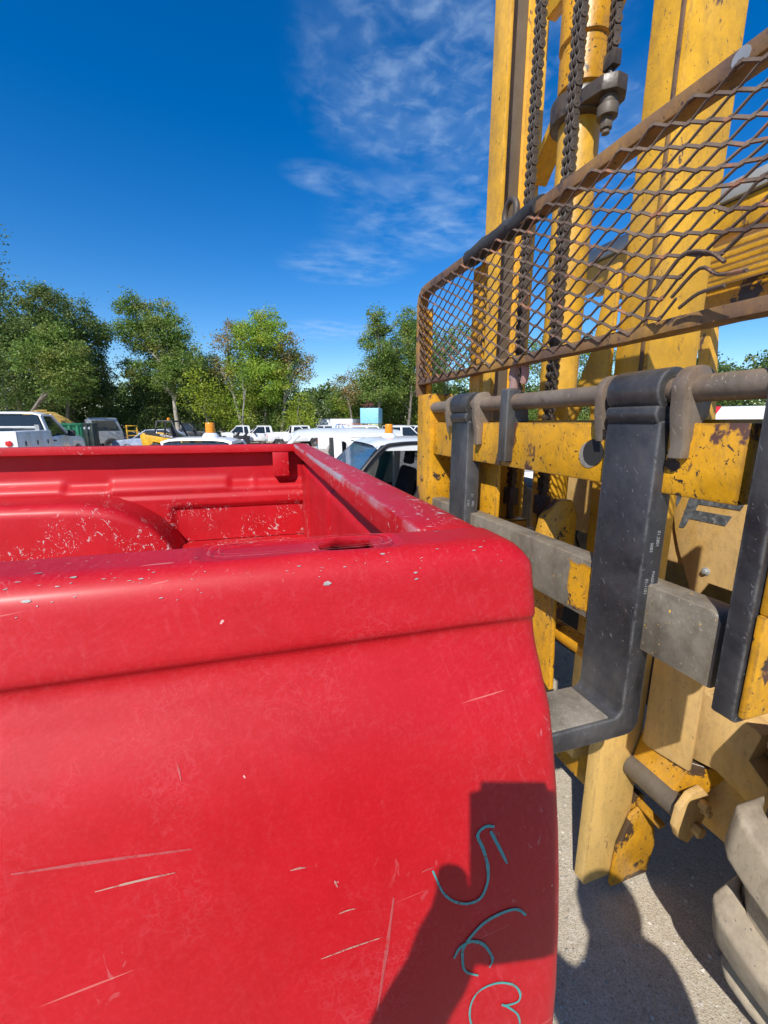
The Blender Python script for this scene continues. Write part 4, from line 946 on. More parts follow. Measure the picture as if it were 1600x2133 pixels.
def arch(cx, r, z0, x_from, x_to, n=9):
    """points of a wheel arch from x_from side to x_to side along the sill z0"""
    a0 = math.asin(max(-1, min(1, (z0 - 0.40) / r)))
    dirn = 1 if x_to > x_from else -1
    return [(cx - dirn * r * math.cos(a0 + (math.pi - 2 * a0) * i / n), 0.40 + r * math.sin(a0 + (math.pi - 2 * a0) * i / n)) for i in range(n + 1)]
def quad_pane(name, p, m, root, t=0.006):
    g = G(); n = (Vector(p[1]) - Vector(p[0])).cross(Vector(p[2]) - Vector(p[0])).normalized() * t
    g.hexa([Vector(a) for a in p] + [Vector(a) + n for a in p]); return g.obj(name, m, root)
def pickup(label, loc, rz, cab='crew', paint=None, scale=1.0, doors=True, side_glass=True, front_glass=None, rear_glass=True, bed='bed', beacon=False, group=None, trim=None,
           front=True, interior=False, cat='pickup truck', name='pickup_truck', dz=0.0, tail_paint=None, wheel_r=0.375, wheels=True, bumper=True, mirror=True, beacon_size=1.0):
    paint = paint or WHITE; front_glass = front_glass or GLASS; trim = trim or paint
    root = thing(name, label, cat, (loc[0], loc[1], gz(loc[0], loc[1]) + dz), rz, group); root.scale = (scale,) * 3
    xb = {'reg': -0.15, 'ext': -0.65, 'crew': -1.10}[cab]; bl = 2.05 if cab != 'crew' else 1.70
    xr = xb - bl; W_ = 0.97; fx = 1.95; rxw = xr + 0.95; zs = 0.50; zb = 1.16
    if front:
        sh = [(2.72, zs), (2.78, 0.62), (2.76, 0.98), (2.66, 1.10), (2.1, 1.17), (1.32, 1.22), (1.30, zs)] + arch(fx, 0.47, zs, 1.30, 2.72)
        g = G(); g.prism(sh, 'y', -W_, W_)
        for v in g.bm.verts:
            if v.co.z > 1.0: v.co.y *= 0.93
            if v.co.x > 2.5: v.co.y *= 0.95
        g.obj('front_body', paint, root, bevel=0.035, seg=3)
        g = G(); g.box(2.765, 2.80, -0.55, 0.55, 0.72, 0.98); g.obj('grille', BLK, root, bevel=0.01)
        for s in (-1, 1):
            g = G(); g.box(2.72, 2.792, s * 0.60 - 0.0 if s > 0 else -0.88, 0.88 if s > 0 else -0.60, 0.80, 0.98); g.obj('headlight', HEAD, root, bevel=0.02)
        if bumper:
            g = G(); g.box(2.74, 2.90, -0.95, 0.95, 0.48, 0.68); g.obj('bumper', CHROME, root, bevel=0.03)
    else:
        for s in (-1, 1):
            g = G(); g.prism([(-0.16, 0), (0.16, 0), (0.05, zs), (-0.05, zs)], 'y', s * 0.7 - 0.08, s * 0.7 + 0.08); g.move((1.05, 0, 0)); g.obj('axle_stand', ORANGE, root, bevel=0.01)
    # cab below the windows
    if doors:
        g = G(); g.prism([(1.31, zs), (xb, zs), (xb, zb), (1.31, zb + 0.04)], 'y', -W_, W_)
        for v in g.bm.verts:
            if v.co.z > 1.0: v.co.y *= 0.955
        g.obj('cab_side', paint, root, bevel=0.02)
        nd = {'reg': [(0.95, xb + 0.12)], 'ext': [(0.95, 0.0), (-0.04, xb + 0.1)], 'crew': [(0.95, 0.05), (0.0, xb + 0.15)]}[cab]
        for s in (-1, 1):
            for a, b in nd:
                g = G(); g.prism([(a, 0.56), (b, 0.56), (b, 1.13), (a, 1.16)], 'y', s * (W_ + 0.006), s * (W_ - 0.02)); 
                for v in g.bm.verts:
                    if v.co.z > 1.0: v.co.y *= 0.958
                d = g.obj('door', paint, root, bevel=0.008)
                g = G(); g.box(b + 0.05, b + 0.22, s * (W_ - 0.01) - 0.015, s * (W_ - 0.01) + 0.015, 1.02, 1.06); g.obj('handle', BLK, d, bevel=0.006)
    else:
        g = G(); g.prism([(1.31, zs), (xb, zs), (xb, zs + 0.14), (1.31, zs + 0.14)], 'y', -W_, W_); g.obj('cab_floor', GREYP, root, bevel=0.02)
        g = G(); g.box(1.16, 1.31, -W_ * 0.96, W_ * 0.96, zs, zb + 0.03); g.obj('dashboard', BLK, root, bevel=0.03)
        g = G(); g.box(xb, xb + 0.07, -W_ * 0.95, W_ * 0.95, zs, zb); g.obj('back_panel', BEIGE, root, bevel=0.01)
    # pillars and roof
    rt = 1.86; yr, yb_ = 0.70, 0.915
    bp = {'reg': [], 'ext': [0.02], 'crew': [0.04]}[cab]
    xr0, xr1 = 0.62, xb + 0.13
    for s in (-1, 1):
        g = G(); g.beam((1.30, s * yb_, zb + 0.03), (xr0 + 0.04, s * (yr + 0.01), rt - 0.045), 0.06, 0.085, (0, 1, 0)); g.obj('pillar', trim, root, bevel=0.012)
        for x in bp:
            g = G(); g.beam((x, s * yb_, zb - (0.02 if doors else 0.55)), (x + 0.02, s * (yr + 0.015), rt - 0.04), 0.13 if cab == 'crew' else 0.10, 0.05, (0, s, 0.3)); g.obj('pillar', paint, root, bevel=0.012)
        g = G(); g.prism([(xb, zb - (0 if doors else 0.55)), (xb + 0.20, zb - (0 if doors else 0.55)), (xb + 0.30, rt - 0.05), (xb + 0.10, rt - 0.05)], 'y', 0, 0.05)
        for v in g.bm.verts:
            t = (v.co.z - zb) / (rt - 0.05 - zb); t = max(0, t); v.co.y = s * (yb_ + (yr + 0.02 - yb_) * t - v.co.y)
        g.obj('pillar', paint, root, bevel=0.012)
    g = G(); n = 9; L = []
    for i in range(n):
        y = -1 + 2 * i / (n - 1); yy = y * (yr + 0.045); zz = rt + 0.035 * (1 - abs(y) ** 2.6) - (0.035 if abs(y) == 1 else 0)
        L.append([(xr0 + 0.16 - 0.05 * y * y, yy, zz - 0.055), (xr0 + 0.04, yy, zz - 0.012), (xr0 - 0.25, yy, zz + 0.008), ((xr0 + xr1) / 2, yy, zz + 0.012), (xr1 + 0.2, yy, zz), (xr1 - 0.02, yy, zz - 0.015), (xr1 - 0.06 + 0.03 * y * y, yy, zz - 0.06), ((xr0 + xr1) / 2, yy, zz - 0.06)])
    g.rings(L); g.obj('roof', paint, root, bevel=0.0, ang=45)
    # glass
    if front_glass != 'none':
        quad_pane('windscreen', [(1.30, -0.86, zb + 0.03), (1.30, 0.86, zb + 0.03), (xr0 + 0.10, 0.66, rt - 0.05), (xr0 + 0.10, -0.66, rt - 0.05)], front_glass, root)
    if rear_glass:
        quad_pane('rear_window', [(xb + 0.02, 0.84, zb + 0.03), (xb + 0.02, -0.84, zb + 0.03), (xb + 0.12, -0.64, rt - 0.07), (xb + 0.12, 0.64, rt - 0.07)], GLASS, root)
    if side_glass:
        xs_ = [(1.22, 0.64)] + [(x - 0.05, x - 0.05) for x in bp] + [(xb + 0.2, xb + 0.3)]
        for s in (-1, 1):
            for a, b in zip(xs_[:-1], xs_[1:]):
                fx0 = a if a == xs_[0] else (a[0] + 0.10, a[1] + 0.12)
                quad_pane('side_window', [(fx0[0], s * 0.915, zb), (b[0] + 0.03, s * 0.915, zb), (b[1] + 0.03, s * 0.718, rt - 0.06), (fx0[1] - 0.02, s * 0.718, rt - 0.06)], GLASS, root)
    if mirror:
        for s in (-1, 1):
            g = G(); g.box(1.02, 1.12, s * 1.0 - 0.0 if s > 0 else -1.2, 1.2 if s > 0 else -1.0, 1.14, 1.34); g.beam((1.08, s * 0.9, 1.18), (1.07, s * 1.02, 1.2), 0.05, 0.05); g.obj('mirror', BLK, root, bevel=0.02)
    # load bed
    if bed == 'bed':
        for s in (-1, 1):
            sh = [(xb - 0.03, zs), (xb - 0.03, 1.25), (xr, 1.25), (xr, zs + 0.05)] + arch(rxw, 0.47, zs + 0.03, xr, xb)
            g = G(); g.prism(sh, 'y', s * W_, s * (W_ - 0.10)); o = g.obj('bed_side', tail_paint or paint, root, bevel=0.02)
            g = G(); g.box(xr - 0.015, xr + 0.06, s * 0.80 if s > 0 else -0.965, 0.965 if s > 0 else -0.80, 0.86, 1.16); g.obj('tail_light', TAIL, root, bevel=0.015)
        g = G(); g.box(xr, xb - 0.03, -0.87, 0.87, 0.72, 0.76); g.obj('bed_floor', paint, root)
        g = G(); g.box(xr - 0.01, xr + 0.04, -0.79, 0.79, 0.70, 1.24); g.obj('tailgate', paint, root, bevel=0.015)
        g = G(); g.box(xr - 0.14, xr - 0.0, -0.92, 0.92, 0.52, 0.68); g.obj('bumper', CHROME, root, bevel=0.03)
    if wheels:
        for s in (-1, 1):
            if front: add_wheel(root, fx, s * 0.84, wheel_r, s)
            if bed != 'none': add_wheel(root, rxw, s * 0.84, wheel_r, s)
    if interior:
        for y in (-0.42, 0.42):
            for x0 in ((0.15,) if cab != 'crew' else (0.15, -0.75)):
                st_ = bpy.data.objects.new('seat', None); C.objects.link(st_); st_.parent = root
                g = G(); g.box(x0 - 0.02, x0 + 0.50, y - 0.25, y + 0.25, 0.72, 0.90); g.obj('cushion', SEAT, st_, bevel=0.06, seg=3)
                g = G(); g.prism([(x0 + 0.03, 0.88), (x0 - 0.14, 1.46), (x0 - 0.24, 1.46), (x0 - 0.16, 0.86)], 'y', y - 0.25, y + 0.25); g.obj('backrest', SEAT, st_, bevel=0.045, seg=3)
                g = G(); g.prism([(x0 - 0.13, 1.50), (x0 - 0.17, 1.69), (x0 - 0.25, 1.69), (x0 - 0.24, 1.50)], 'y', y - 0.13, y + 0.13); g.obj('headrest', SEAT, st_, bevel=0.04, seg=3)
        g = G(); g.lathe((0.86, 0.42, 1.20), (-0.85, 0, 0.5), [(0, 0.16), (0.0, 0.19), (0.025, 0.19), (0.025, 0.16)], 28); g.cyl((0.87, 0.42, 1.19), (1.15, 0.42, 1.02), 0.04, n=12); g.obj('steering_wheel', BLK, root)
        g = G(); g.box(xb + 0.07, xb + 0.10, -0.80, 0.80, 0.64, 1.12); g.obj('rear_trim', BEIGE, root, bevel=0.01)
    if beacon:
        bx, by = beacon
        g = G(); k_ = beacon_size; g.lathe((bx, by, rt + 0.035), (0, 0, 1), [(t_ * k_, r_ * k_) for t_, r_ in ((-0.02, 0.10), (0.0, 0.10), (0.03, 0.085), (0.05, 0.065), (0.052, 0.03))], 28); b_ = g.obj('beacon_base', WHITE, root)
        g = G(); g.lathe((bx, by, rt + 0.035 + 0.052 * k_), (0, 0, 1), [(t_ * k_, r_ * k_) for t_, r_ in ((0, 0.050), (0.002, 0.054), (0.028, 0.054), (0.030, 0.051), (0.033, 0.054), (0.062, 0.053), (0.064, 0.050), (0.067, 0.053), (0.108, 0.052), (0.118, 0.046), (0.12, 0.02))], 28); g.obj('beacon_lens', AMBER, root)
    return root
def face_dir(dx, dy): return math.atan2(dy, dx)
LEFT = face_dir(-0.952, 0.306)           # pointing left across the view

# near white cab with its doors off, beacon on the roof
nt = pickup('white pickup cab without doors, amber beacon on roof, number on windscreen, beyond the red bed', (2.04, 5.02), LEFT + R(16), 'ext', scale=0.93, doors=False, side_glass=False,
            front_glass=GLASS_B, interior=True, beacon=(0.36, -0.10), front=False, trim=BLK, mirror=False, rear_glass=True)
g = G(); g.box(-0.50, 0.70, -0.68, 0.68, 1.768, 1.795); g.obj('shade_headliner', SEAT, nt, bevel=0.01)  # dark sheets added at roof, rear and floor as painted interior shade
g = G(); g.box(-0.60, -0.57, -0.86, 0.86, 0.66, 1.30); g.obj('shade_rear_panel', SEAT, nt, bevel=0.01)
g = G(); g.box(-0.55, 1.15, -0.86, 0.86, 0.645, 0.66); g.obj('shade_floor', SEAT, nt)
g = G(); g.prism([(1.28, 0.52), (-0.60, 0.52), (-0.60, 1.16), (1.28, 1.18)], 'y', -0.93, -0.88); g.obj('door', BLK, nt, bevel=0.01)  # black far door added to block the bright view behind the seats
quad_pane('side_window', [(1.2, -0.915, 1.16), (-0.4, -0.915, 1.16), (-0.32, -0.72, 1.80), (0.66, -0.72, 1.80)], GLASS_T, nt)
for s in (1,):      # black door seal round the opening
    g = G(); g.tube(catmull([(1.27, s * 0.94, 1.17), (0.98, s * 0.845, 1.52), (0.70, s * 0.755, 1.79), (0.50, s * 0.745, 1.845), (0.1, s * 0.74, 1.855), (-0.35, s * 0.745, 1.845)], 6), 0.022, 8); g.obj('door_seal', BLK, nt)
g = G(); g.tube(catmull([(0.02, 0.66, 1.62), (0.10, 0.62, 1.2), (0.16, 0.6, 0.92)], 6), 0.018, 6); g.obj('seat_belt', GREYP, nt)
g = G(); g.prism([(-0.10, 0.60), (0.10, 0.60), (0.06, 1.15), (0.02, 1.70), (-0.08, 1.70)], 'y', 0.86, 0.90)
for v in g.bm.verts:
    if v.co.z > 1.16: v.co.y -= 0.17 * (v.co.z - 1.16) / 0.54
bpil = g.obj('door_post', WHITE, nt, bevel=0.01)
g = G(); g.cyl((0.0, 0.90, 0.95), (0.0, 0.925, 0.95), 0.03, n=16); g.cyl((0.0, 0.925, 0.95), (0.0, 0.945, 0.95), 0.014, n=12); g.obj('striker_bolt', CHROME, bpil)
WT = plain('white marker', (0.85, 0.86, 0.86), 0.6)
def place_text(text, size, loc, rot, m, parent, name, ext=0.001):
    o = stamped(text, size, loc, rot, m, parent, name); return o
# hand written number along the windscreen edge
mx = Matrix()
wx = Vector((1.30, 0.86, 1.19)); wdir = (Vector((0.72, 0.66, 1.81)) - wx).normalized(); wside = Vector((0, -1, 0)); wnor = wdir.cross(wside).normalized() * -1
rotm = Matrix((wdir, wside * -1, wdir.cross(wside * -1))).transposed()
o = stamped('U F6756', 0.11, (0, 0, 0), (0, 0, 0), WT, nt, 'number_lettering')
o.matrix_local = Matrix.Translation(wx + wdir * 0.10 + Vector((0.012, -0.16, 0.012))) @ rotm.to_4x4()
# white crew cab behind it, doors off
pickup('white crew cab pickup with all doors removed, see through to the truck behind', (1.49, 7.18), LEFT + R(10), 'crew', scale=0.97, doors=False, side_glass=False, front_glass=GLASS_T, rear_glass=False, interior=True, mirror=False, front=False)
# low white roof with beacon behind the far bed rail
lr = pickup('white pickup seen from behind over the far red rail, amber beacon on its roof', (-0.90, 9.0), R(72), 'reg', scale=0.92, front_glass=GLASS_T, beacon=(0.25, -0.20), beacon_size=1.8, mirror=False, dz=-0.09)
# service truck on the left
st = pickup('white service truck with grey side boxes and red tail lamp at the left', (-7.3, 17.4), R(90), 'reg', scale=1.12, bed='none', rear_glass=True, dz=0.22, wheel_r=0.40)
for s in (-1, 1):
    g = G(); g.box(-2.35, -0.25, s * 0.62 if s > 0 else -1.02, 1.02 if s > 0 else -0.62, 0.62, 1.36); sb = g.obj('side_box', GREYW, st, bevel=0.02)
    for x0, x1 in ((-2.28, -1.62), (-1.58, -0.95), (-0.9, -0.32)):
        g = G(); g.box(x0, x1, s * 1.02 - 0.008, s * 1.02 + 0.012, 0.68, 1.30); d = g.obj('box_door', GREYW, st, bevel=0.008)
        g = G(); g.box((x0 + x1) / 2 - 0.03, (x0 + x1) / 2 + 0.03, s * 1.03 - 0.012, s * 1.03 + 0.014, 0.98, 1.10); g.obj('latch', BLK, d, bevel=0.004)
    g = G(); g.box(-2.36, -2.30, s * 0.62 if s > 0 else -1.02, 1.02 if s > 0 else -0.62, 0.62, 1.36); g.obj('rear_face', WHITE, st, bevel=0.008)
    g = G(); g.lathe((-2.36, s * 0.84, 1.06), (-1, 0, 0), [(0, 0.075), (0.02, 0.075), (0.03, 0.06)], 24); g.obj('tail_light', TAIL, st)
    g = G(); g.lathe((-2.36, s * 0.84, 0.88), (-1, 0, 0), [(0, 0.075), (0.02, 0.075), (0.03, 0.05)], 24); g.obj('reverse_light', BEIGE, st)
    add_wheel(st, -1.35, s * 0.84, 0.40, s)
g = G(); g.box(-2.36, -0.2, -0.62, 0.62, 0.62, 0.70); g.obj('deck', BLK, st)
g = G(); g.box(-2.37, -2.31, -0.62, 0.62, 0.70, 0.96); g.obj('tailgate', WHITE, st, bevel=0.01)
g = G(); g.cyl((-0.9, -0.98, 1.44), (-0.9, 0.2, 1.44), 0.045, n=14); g.beam((-0.95, -0.95, 1.36), (-0.95, -0.95, 1.52), 0.1, 0.05); g.obj('reel', GREYP, st, bevel=0.0)
g = G(); g.cyl((0.2, 0.15, 1.88), (0.2, 0.15, 2.02), 0.02, n=8); g.cyl((0.2, 0.15, 2.02), (0.2, 0.15, 2.9), 0.006, n=6); g.obj('antenna', BLK, st)
g = G(); g.box(0.0, 0.06, -0.25, 0.25, 1.80, 1.845); g.obj('third_brake_light', GREYP, st, bevel=0.01)
# row of white pickups at the back, noses to the left
row = [((-0.15, 46.5), 20, 'ext', 'first white pickup of the back row, nose nearest the trees', {}),
       ((1.75, 43.0), 24, 'ext', 'white pickup with its front end stripped off in the back row', {}),
       ((4.0, 40.0), 200, 'reg', 'white pickup tail first with red tail lamp in the back row', {}),
       ((5.3, 45.5), 22, 'crew', 'white pickup half hidden behind the crew cab roof in the back row', {}),
       ((8.2, 47.5), 20, 'crew', 'white van like pickup roof just left of the trailer', {}),
       ((6.9, 25.2), 186, 'crew', 'white pickup whose rear wheel shows through the crew cab doorway', {}),
       ((10.2, 28.5), 190, 'crew', 'white pickup with grey bed in front of the blue tank', {}),
       ((14.2, 36.0), 16, 'crew', 'white double cab pickup under the orange frame', {}),
       ((13.4, 32.5), 25, 'ext', 'white pickup with raised bonnet right of the amber beacon', {})]
for (x, y), a, cabt, lab, kw in row:
    pickup(lab, (x, y), LEFT + R(a), cabt, group='white pickups parked in the yard', **kw)
g = G(); g.box(-0.7, 0.7, -0.5, 0.5, 0.3, 0.95); g.cyl((-0.4, 0, 0.95), (-0.2, 0.1, 1.3), 0.12, n=10); g.beam((0.3, -0.3, 0.9), (0.5, 0.2, 1.25), 0.2, 0.2); g.cut(0.4).jitter(0.12, 3, 2)
eng = g.obj('engine_block', BLK, None, bevel=0.02); eng.location = (-0.35, 41.3, gz(0, 41)); tag(eng, 'dark bare engine standing before the stripped white pickup', 'engine')
# dark blue wreck, pale blue car
def car(label, loc, rz, paint, name='car', cat='car', scale=1.0):
    root = thing(name, label, cat, (loc[0], loc[1], gz(*loc)), rz); root.scale = (scale,) * 3
    sh = [(2.2, 0.35), (2.25, 0.6), (2.1, 0.78), (1.0, 0.92), (-1.5, 0.98), (-2.1, 0.95), (-2.25, 0.7), (-2.2, 0.35)] + arch(-1.35, 0.36, 0.35, -2.2, 0)[0:0] 
    g = G(); g.prism(sh, 'y', -0.85, 0.85); g.cut(0.8).jitter(0.03, 2, 5); g.obj('body', paint, root, bevel=0.03)
    g = G()
    base = [(0.95, 0.90), (0.25, 1.40), (-0.9, 1.42), (-1.75, 0.95)]
    g.prism(base, 'y', -0.80, 0.80)
    for v in g.bm.verts:
        if v.co.z > 1.2: v.co.y *= 0.78
    g.obj('cabin', GLASS, root, bevel=0.01)
    g = G(); g.prism([(0.30, 1.385), (0.22, 1.435), (-0.88, 1.455), (-1.0, 1.40)], 'y', -0.64, 0.64); g.obj('roof', paint, root, bevel=0.02)
    for s in (-1, 1):
        for p, q_ in (((0.98, 0.92), (0.26, 1.41)), ((-0.35, 0.95), (-0.35, 1.42)), ((-1.75, 0.96), (-0.92, 1.42))):
            g = G(); g.beam((p[0], s * 0.81, p[1]), (q_[0], s * 0.635, q_[1]), 0.06, 0.07, (0, 1, 0)); g.obj('pillar', paint, root, bevel=0.01)
        for x in (1.35, -1.35): add_wheel(root, x, s * 0.74, 0.32, s)
        g = G(); g.box(2.15, 2.25, s * 0.55 - 0.15, s * 0.55 + 0.15, 0.6, 0.74); g.obj('headlight', HEAD, root, bevel=0.02)
    return root
car('dark blue wrecked car under the trees beside the dark green container', (-10.0, 42.3), LEFT + R(180), NAVY)
car('pale blue car parked behind the yellow loader', (-6.1, 34.3), LEFT + R(5), SILVB, scale=1.15)
# skid steer loader
sk = thing('skid_loader', 'yellow and black skid loader with open cab and small amber lamp', 'loader', (-4.4, 29.8, gz(-5, 30)), LEFT + R(180))
sk.scale = (1.0,) * 3
g = G(); g.prism([(-1.35, 0.55), (-1.45, 1.35), (-1.25, 1.48), (-0.9, 1.42), (1.5, 1.02), (1.6, 0.72), (1.2, 0.62), (-0.7, 0.95), (-0.9, 0.45)], 'y', -0.98, -0.76); g.obj('lift_arm', MACH, sk, bevel=0.02)
g = G(); g.prism([(-1.35, 0.55), (-1.45, 1.35), (-1.25, 1.48), (-0.9, 1.42), (1.5, 1.02), (1.6, 0.72), (1.2, 0.62), (-0.7, 0.95), (-0.9, 0.45)], 'y', 0.76, 0.98); g.obj('lift_arm', MACH, sk, bevel=0.02)
g = G(); g.prism([(-1.3, 0.4), (-1.35, 1.25), (-0.6, 1.35), (1.0, 1.0), (1.2, 0.4)], 'y', -0.74, 0.74); g.obj('body', BLK, sk, bevel=0.03)
g = G(); g.prism([(-1.15, 1.40), (1.35, 0.99), (1.37, 1.16), (0.9, 1.20), (-1.0, 1.56)], 'y', -0.995, -0.985); db = g.obj('arm_decal', BLK, sk)
tx = stamped('TELETRUK', 0.17, (-0.25, -1.0, 1.30), (R(90), R(9.3), 0), WT, db, 'maker_lettering')
for s in (-1, 1):
    for p, q_ in (((-0.75, 1.3), (-0.55, 2.15)), ((0.75, 1.1), (0.35, 2.15)), ((-0.55, 2.15), (0.35, 2.15))):
        g = G(); g.beam((p[0], s * 0.62, p[1]), (q_[0], s * 0.55, q_[1]), 0.09, 0.09, (0, 1, 0)); g.obj('cab_bar', BLK, sk, bevel=0.01)
    for x in (-0.62, 0.62):
        add_wheel(sk, x, s * 0.86, 0.44, s)
g = G(); g.box(-0.6, 0.4, -0.6, 0.6, 2.14, 2.22); g.obj('cab_roof', BLK, sk, bevel=0.03)
g = G(); g.lathe((-0.1, 0, 2.22), (0, 0, 1), [(0, 0.09), (0.12, 0.09), (0.16, 0.05)], 16); g.obj('beacon_lens', AMBER, sk)
g = G(); g.prism([(0.05, 1.15), (0.25, 1.18), (0.1, 1.85), (0.0, 1.85)], 'y', -0.3, 0.3); g.obj('seat', SEAT, sk, bevel=0.04)
# black box truck
bk = pickup('black utility pickup with long black box behind the loader', (-4.9, 40.2), LEFT + R(185), 'reg', paint=BLK, dz=0.25)
# skips and yellow machine behind the service truck
def skip(label, loc, rz, m, L=5.5, Hh=2.0, W_=2.3):
    root = thing('skip', label, 'container', (loc[0], loc[1], gz(*loc)), rz)
    for s in (-1, 1):
        g = G(); g.box(-L / 2, L / 2, s * W_ / 2 - 0.04, s * W_ / 2 + 0.04, 0.25, Hh); g.obj('side_wall', m, root, bevel=0.01)
        for k in range(9):
            x = -L / 2 + L * (k + 0.5) / 9; g = G(); g.box(x - 0.06, x + 0.06, s * (W_ / 2 + 0.04) - 0.05, s * (W_ / 2 + 0.04) + 0.05, 0.25, Hh - 0.12); g.obj('rib', m, root, bevel=0.01)
        g = G(); g.box(-L / 2, L / 2, s * W_ / 2 - 0.09, s * W_ / 2 + 0.09, Hh - 0.12, Hh); g.obj('top_rail', m, root, bevel=0.02)
        g = G(); g.box(s * L / 2 - 0.04, s * L / 2 + 0.04, -W_ / 2, W_ / 2, 0.25, Hh); g.obj('end_wall', m, root, bevel=0.01)
        g = G(); g.box(-L / 2, L / 2, s * 0.5 - 0.08, s * 0.5 + 0.08, 0.0, 0.25); g.obj('skid', m, root)
    g = G(); g.box(-L / 2, L / 2, -W_ / 2, W_ / 2, 0.22, 0.28); g.obj('floor', m, root)
    return root
skip('bright green skip beside the service truck', (-10.6, 29.0), R(15), GREEN, 3.2, 2.05)
sk2 = skip('long dark green container right of the green skip', (-10.9, 33.5), R(12), DGREEN, 2.7, 2.1)
g = G(); g.box(-1.2, -0.9, -1.20, -1.195, 1.75, 1.9); g.box(0.6, 1.1, -1.20, -1.195, 1.72, 1.85); g.obj('white_plate', TRAIL, sk2)
ex = thing('excavator', 'faded yellow excavator boom lying behind the green skip', 'excavator', (-14.2, 38.6, gz(-12, 35)), R(15))
g = G(); g.prism([(-3.2, 1.6), (-3.0, 2.2), (-0.4, 2.95), (0.7, 2.9), (2.2, 1.9), (1.6, 1.6), (0.3, 2.2), (-0.6, 2.3)], 'y', -0.35, 0.35); g.obj('boom', OCHRE, ex, bevel=0.04)
g = G(); g.prism([(-2.6, 0.9), (-2.6, 2.1), (1.2, 2.3), (1.6, 1.3), (1.2, 0.9)], 'y', -1.2, 1.2); g.obj('house', OCHRE, ex, bevel=0.06)
for s in (-1, 1):
    g = G(); g.prism([(-1.9, 0.0), (-2.2, 0.4), (-1.9, 0.85), (1.9, 0.85), (2.2, 0.4), (1.9, 0.0)], 'y', s * 1.0 - 0.28, s * 1.0 + 0.28); g.obj('track', BLK, ex, bevel=0.05)
g = G(); g.tube([(-3.0, 0.45, 2.3), (-0.3, 0.45, 3.0), (0.2, 0.45, 3.0)], 0.09, 8); g.obj('boom_ram', OCHRE, ex)
gc_ = thing('lorry', 'grey lorry cab with yellow ladder frame behind the dark container', 'lorry', (-10.3, 38.5, gz(-9, 37)), R(20))
g = G(); g.prism([(-1.2, 0.6), (-1.2, 2.35), (-1.0, 2.5), (0.7, 2.5), (1.0, 1.6), (1.1, 0.6)], 'y', -1.1, 1.1); g.obj('cab', GREYP, gc_, bevel=0.06)
g = G(); g.prism([(-0.9, 1.55), (-0.9, 2.3), (0.55, 2.3), (0.85, 1.55)], 'y', -1.115, -1.10); g.obj('side_window', GLASS, gc_)
for s in (-1, 1): add_wheel(gc_, 0.2, s * 1.0, 0.5, s)
for x in (1.3, 2.0):
    g = G(); g.beam((x, -1.0, 0.5), (x, -1.0, 1.95), 0.1, 0.1); g.obj('ladder_post', MACH, gc_, bevel=0.02)
for z in (0.8, 1.15, 1.5, 1.9):
    g = G(); g.beam((1.25, -1.0, z), (2.05, -1.0, z), 0.08, 0.08); g.obj('ladder_rung', MACH, gc_, bevel=0.02)
# blue tank on its stand, pipe rack, trailer, white box
tk = thing('tank', 'light blue square tank on a rusty orange and pale green stand', 'tank', (13.9, 48.0, gz(13.9, 48)), R(-30))
g = G(); g.box(-1.05, 1.05, -1.05, 1.05, 2.05, 3.75); g.obj('tank_body', TANK, tk, bevel=0.03)
g = G(); g.box(-0.2, 1.0, -0.98, 0.9, 0.9, 2.03); g.obj('pump_box', PALEG, tk, bevel=0.03)
for x in (-0.95, -0.4, 0.15):
    g = G(); g.beam((x, -1.0, 0), (x, -1.0, 2.04), 0.14, 0.14); g.obj('leg', ORANGE, tk, bevel=0.01)
    g = G(); g.beam((x, 0.95, 0), (x, 0.95, 2.04), 0.14, 0.14); g.obj('leg', ORANGE, tk, bevel=0.01)
for a, b in (((-0.95, 1.9), (0.2, 1.1)), ((0.2, 1.9), (-0.95, 1.1)), ((-0.95, 1.2), (0.95, 1.2))):
    g = G(); g.beam((a[0], -1.02, a[1]), (b[0], -1.02, b[1]), 0.10, 0.12); g.obj('brace', ORANGE, tk, bevel=0.01)
g = G(); rj = random.Random(9)
for k in range(34):
    p = Vector((rj.uniform(-0.8, 0.3), rj.uniform(-0.7, 0.5), 3.80 + rj.random() * 0.5)); q_ = p + Vector((rj.uniform(-0.5, 0.5), rj.uniform(-0.4, 0.4), rj.uniform(-0.1, 0.3))); g.beam(p, q_, 0.10, 0.14)
sc_ = g.obj('scrap_heap', RUSTY, None); sc_.location = tk.location; sc_.rotation_euler = tk.rotation_euler; tag(sc_, 'heap of rusty scrap iron lying on top of the blue tank', 'scrap')
rk = thing('pipe_rack', 'thin dark pipe rack standing in front of the blue tank', 'rack', (9.6, 38.0, gz(9.6, 38)), R(-18))
for x in (-1.6, 0.0, 1.7):
    g = G(); g.beam((x, 0, 0), (x, 0, 2.05 if x < 0 else 1.9), 0.06, 0.06); g.obj('upright', BLK, rk)
for z, x0, x1 in ((2.02, -1.6, 0.3), (1.88, -0.8, 1.75), (1.62, -0.2, 1.75)):
    g = G(); g.beam((x0, 0, z), (x1, 0, z), 0.05, 0.05); g.obj('rail', BLK if z < 2 else ORANGE, rk)
orf = thing('orange_frame', 'orange steel frame standing low behind the white double cab', 'frame', (13.0, 37.5, gz(13, 37)), R(-18))
for x in (-0.7, 0.0, 0.7):
    g = G(); g.beam((x, 0, 0), (x, 0, 1.75), 0.16, 0.12); g.obj('post', ORANGE, orf, bevel=0.01)
g = G(); g.beam((-0.75, 0, 1.7), (0.75, 0, 1.7), 0.14, 0.14); g.obj('top_bar', ORANGE, orf, bevel=0.01)
tr = thing('trailer', 'long white box trailer with blue lettering, roof sloping in perspective, by the tank', 'trailer', (10.0, 52.5, gz(12, 62)), R(-38))
g = G(); g.box(-7, 3.5, -1.25, 1.25, 0.7, 2.55); g.obj('box_body', TRAIL, tr, bevel=0.03)
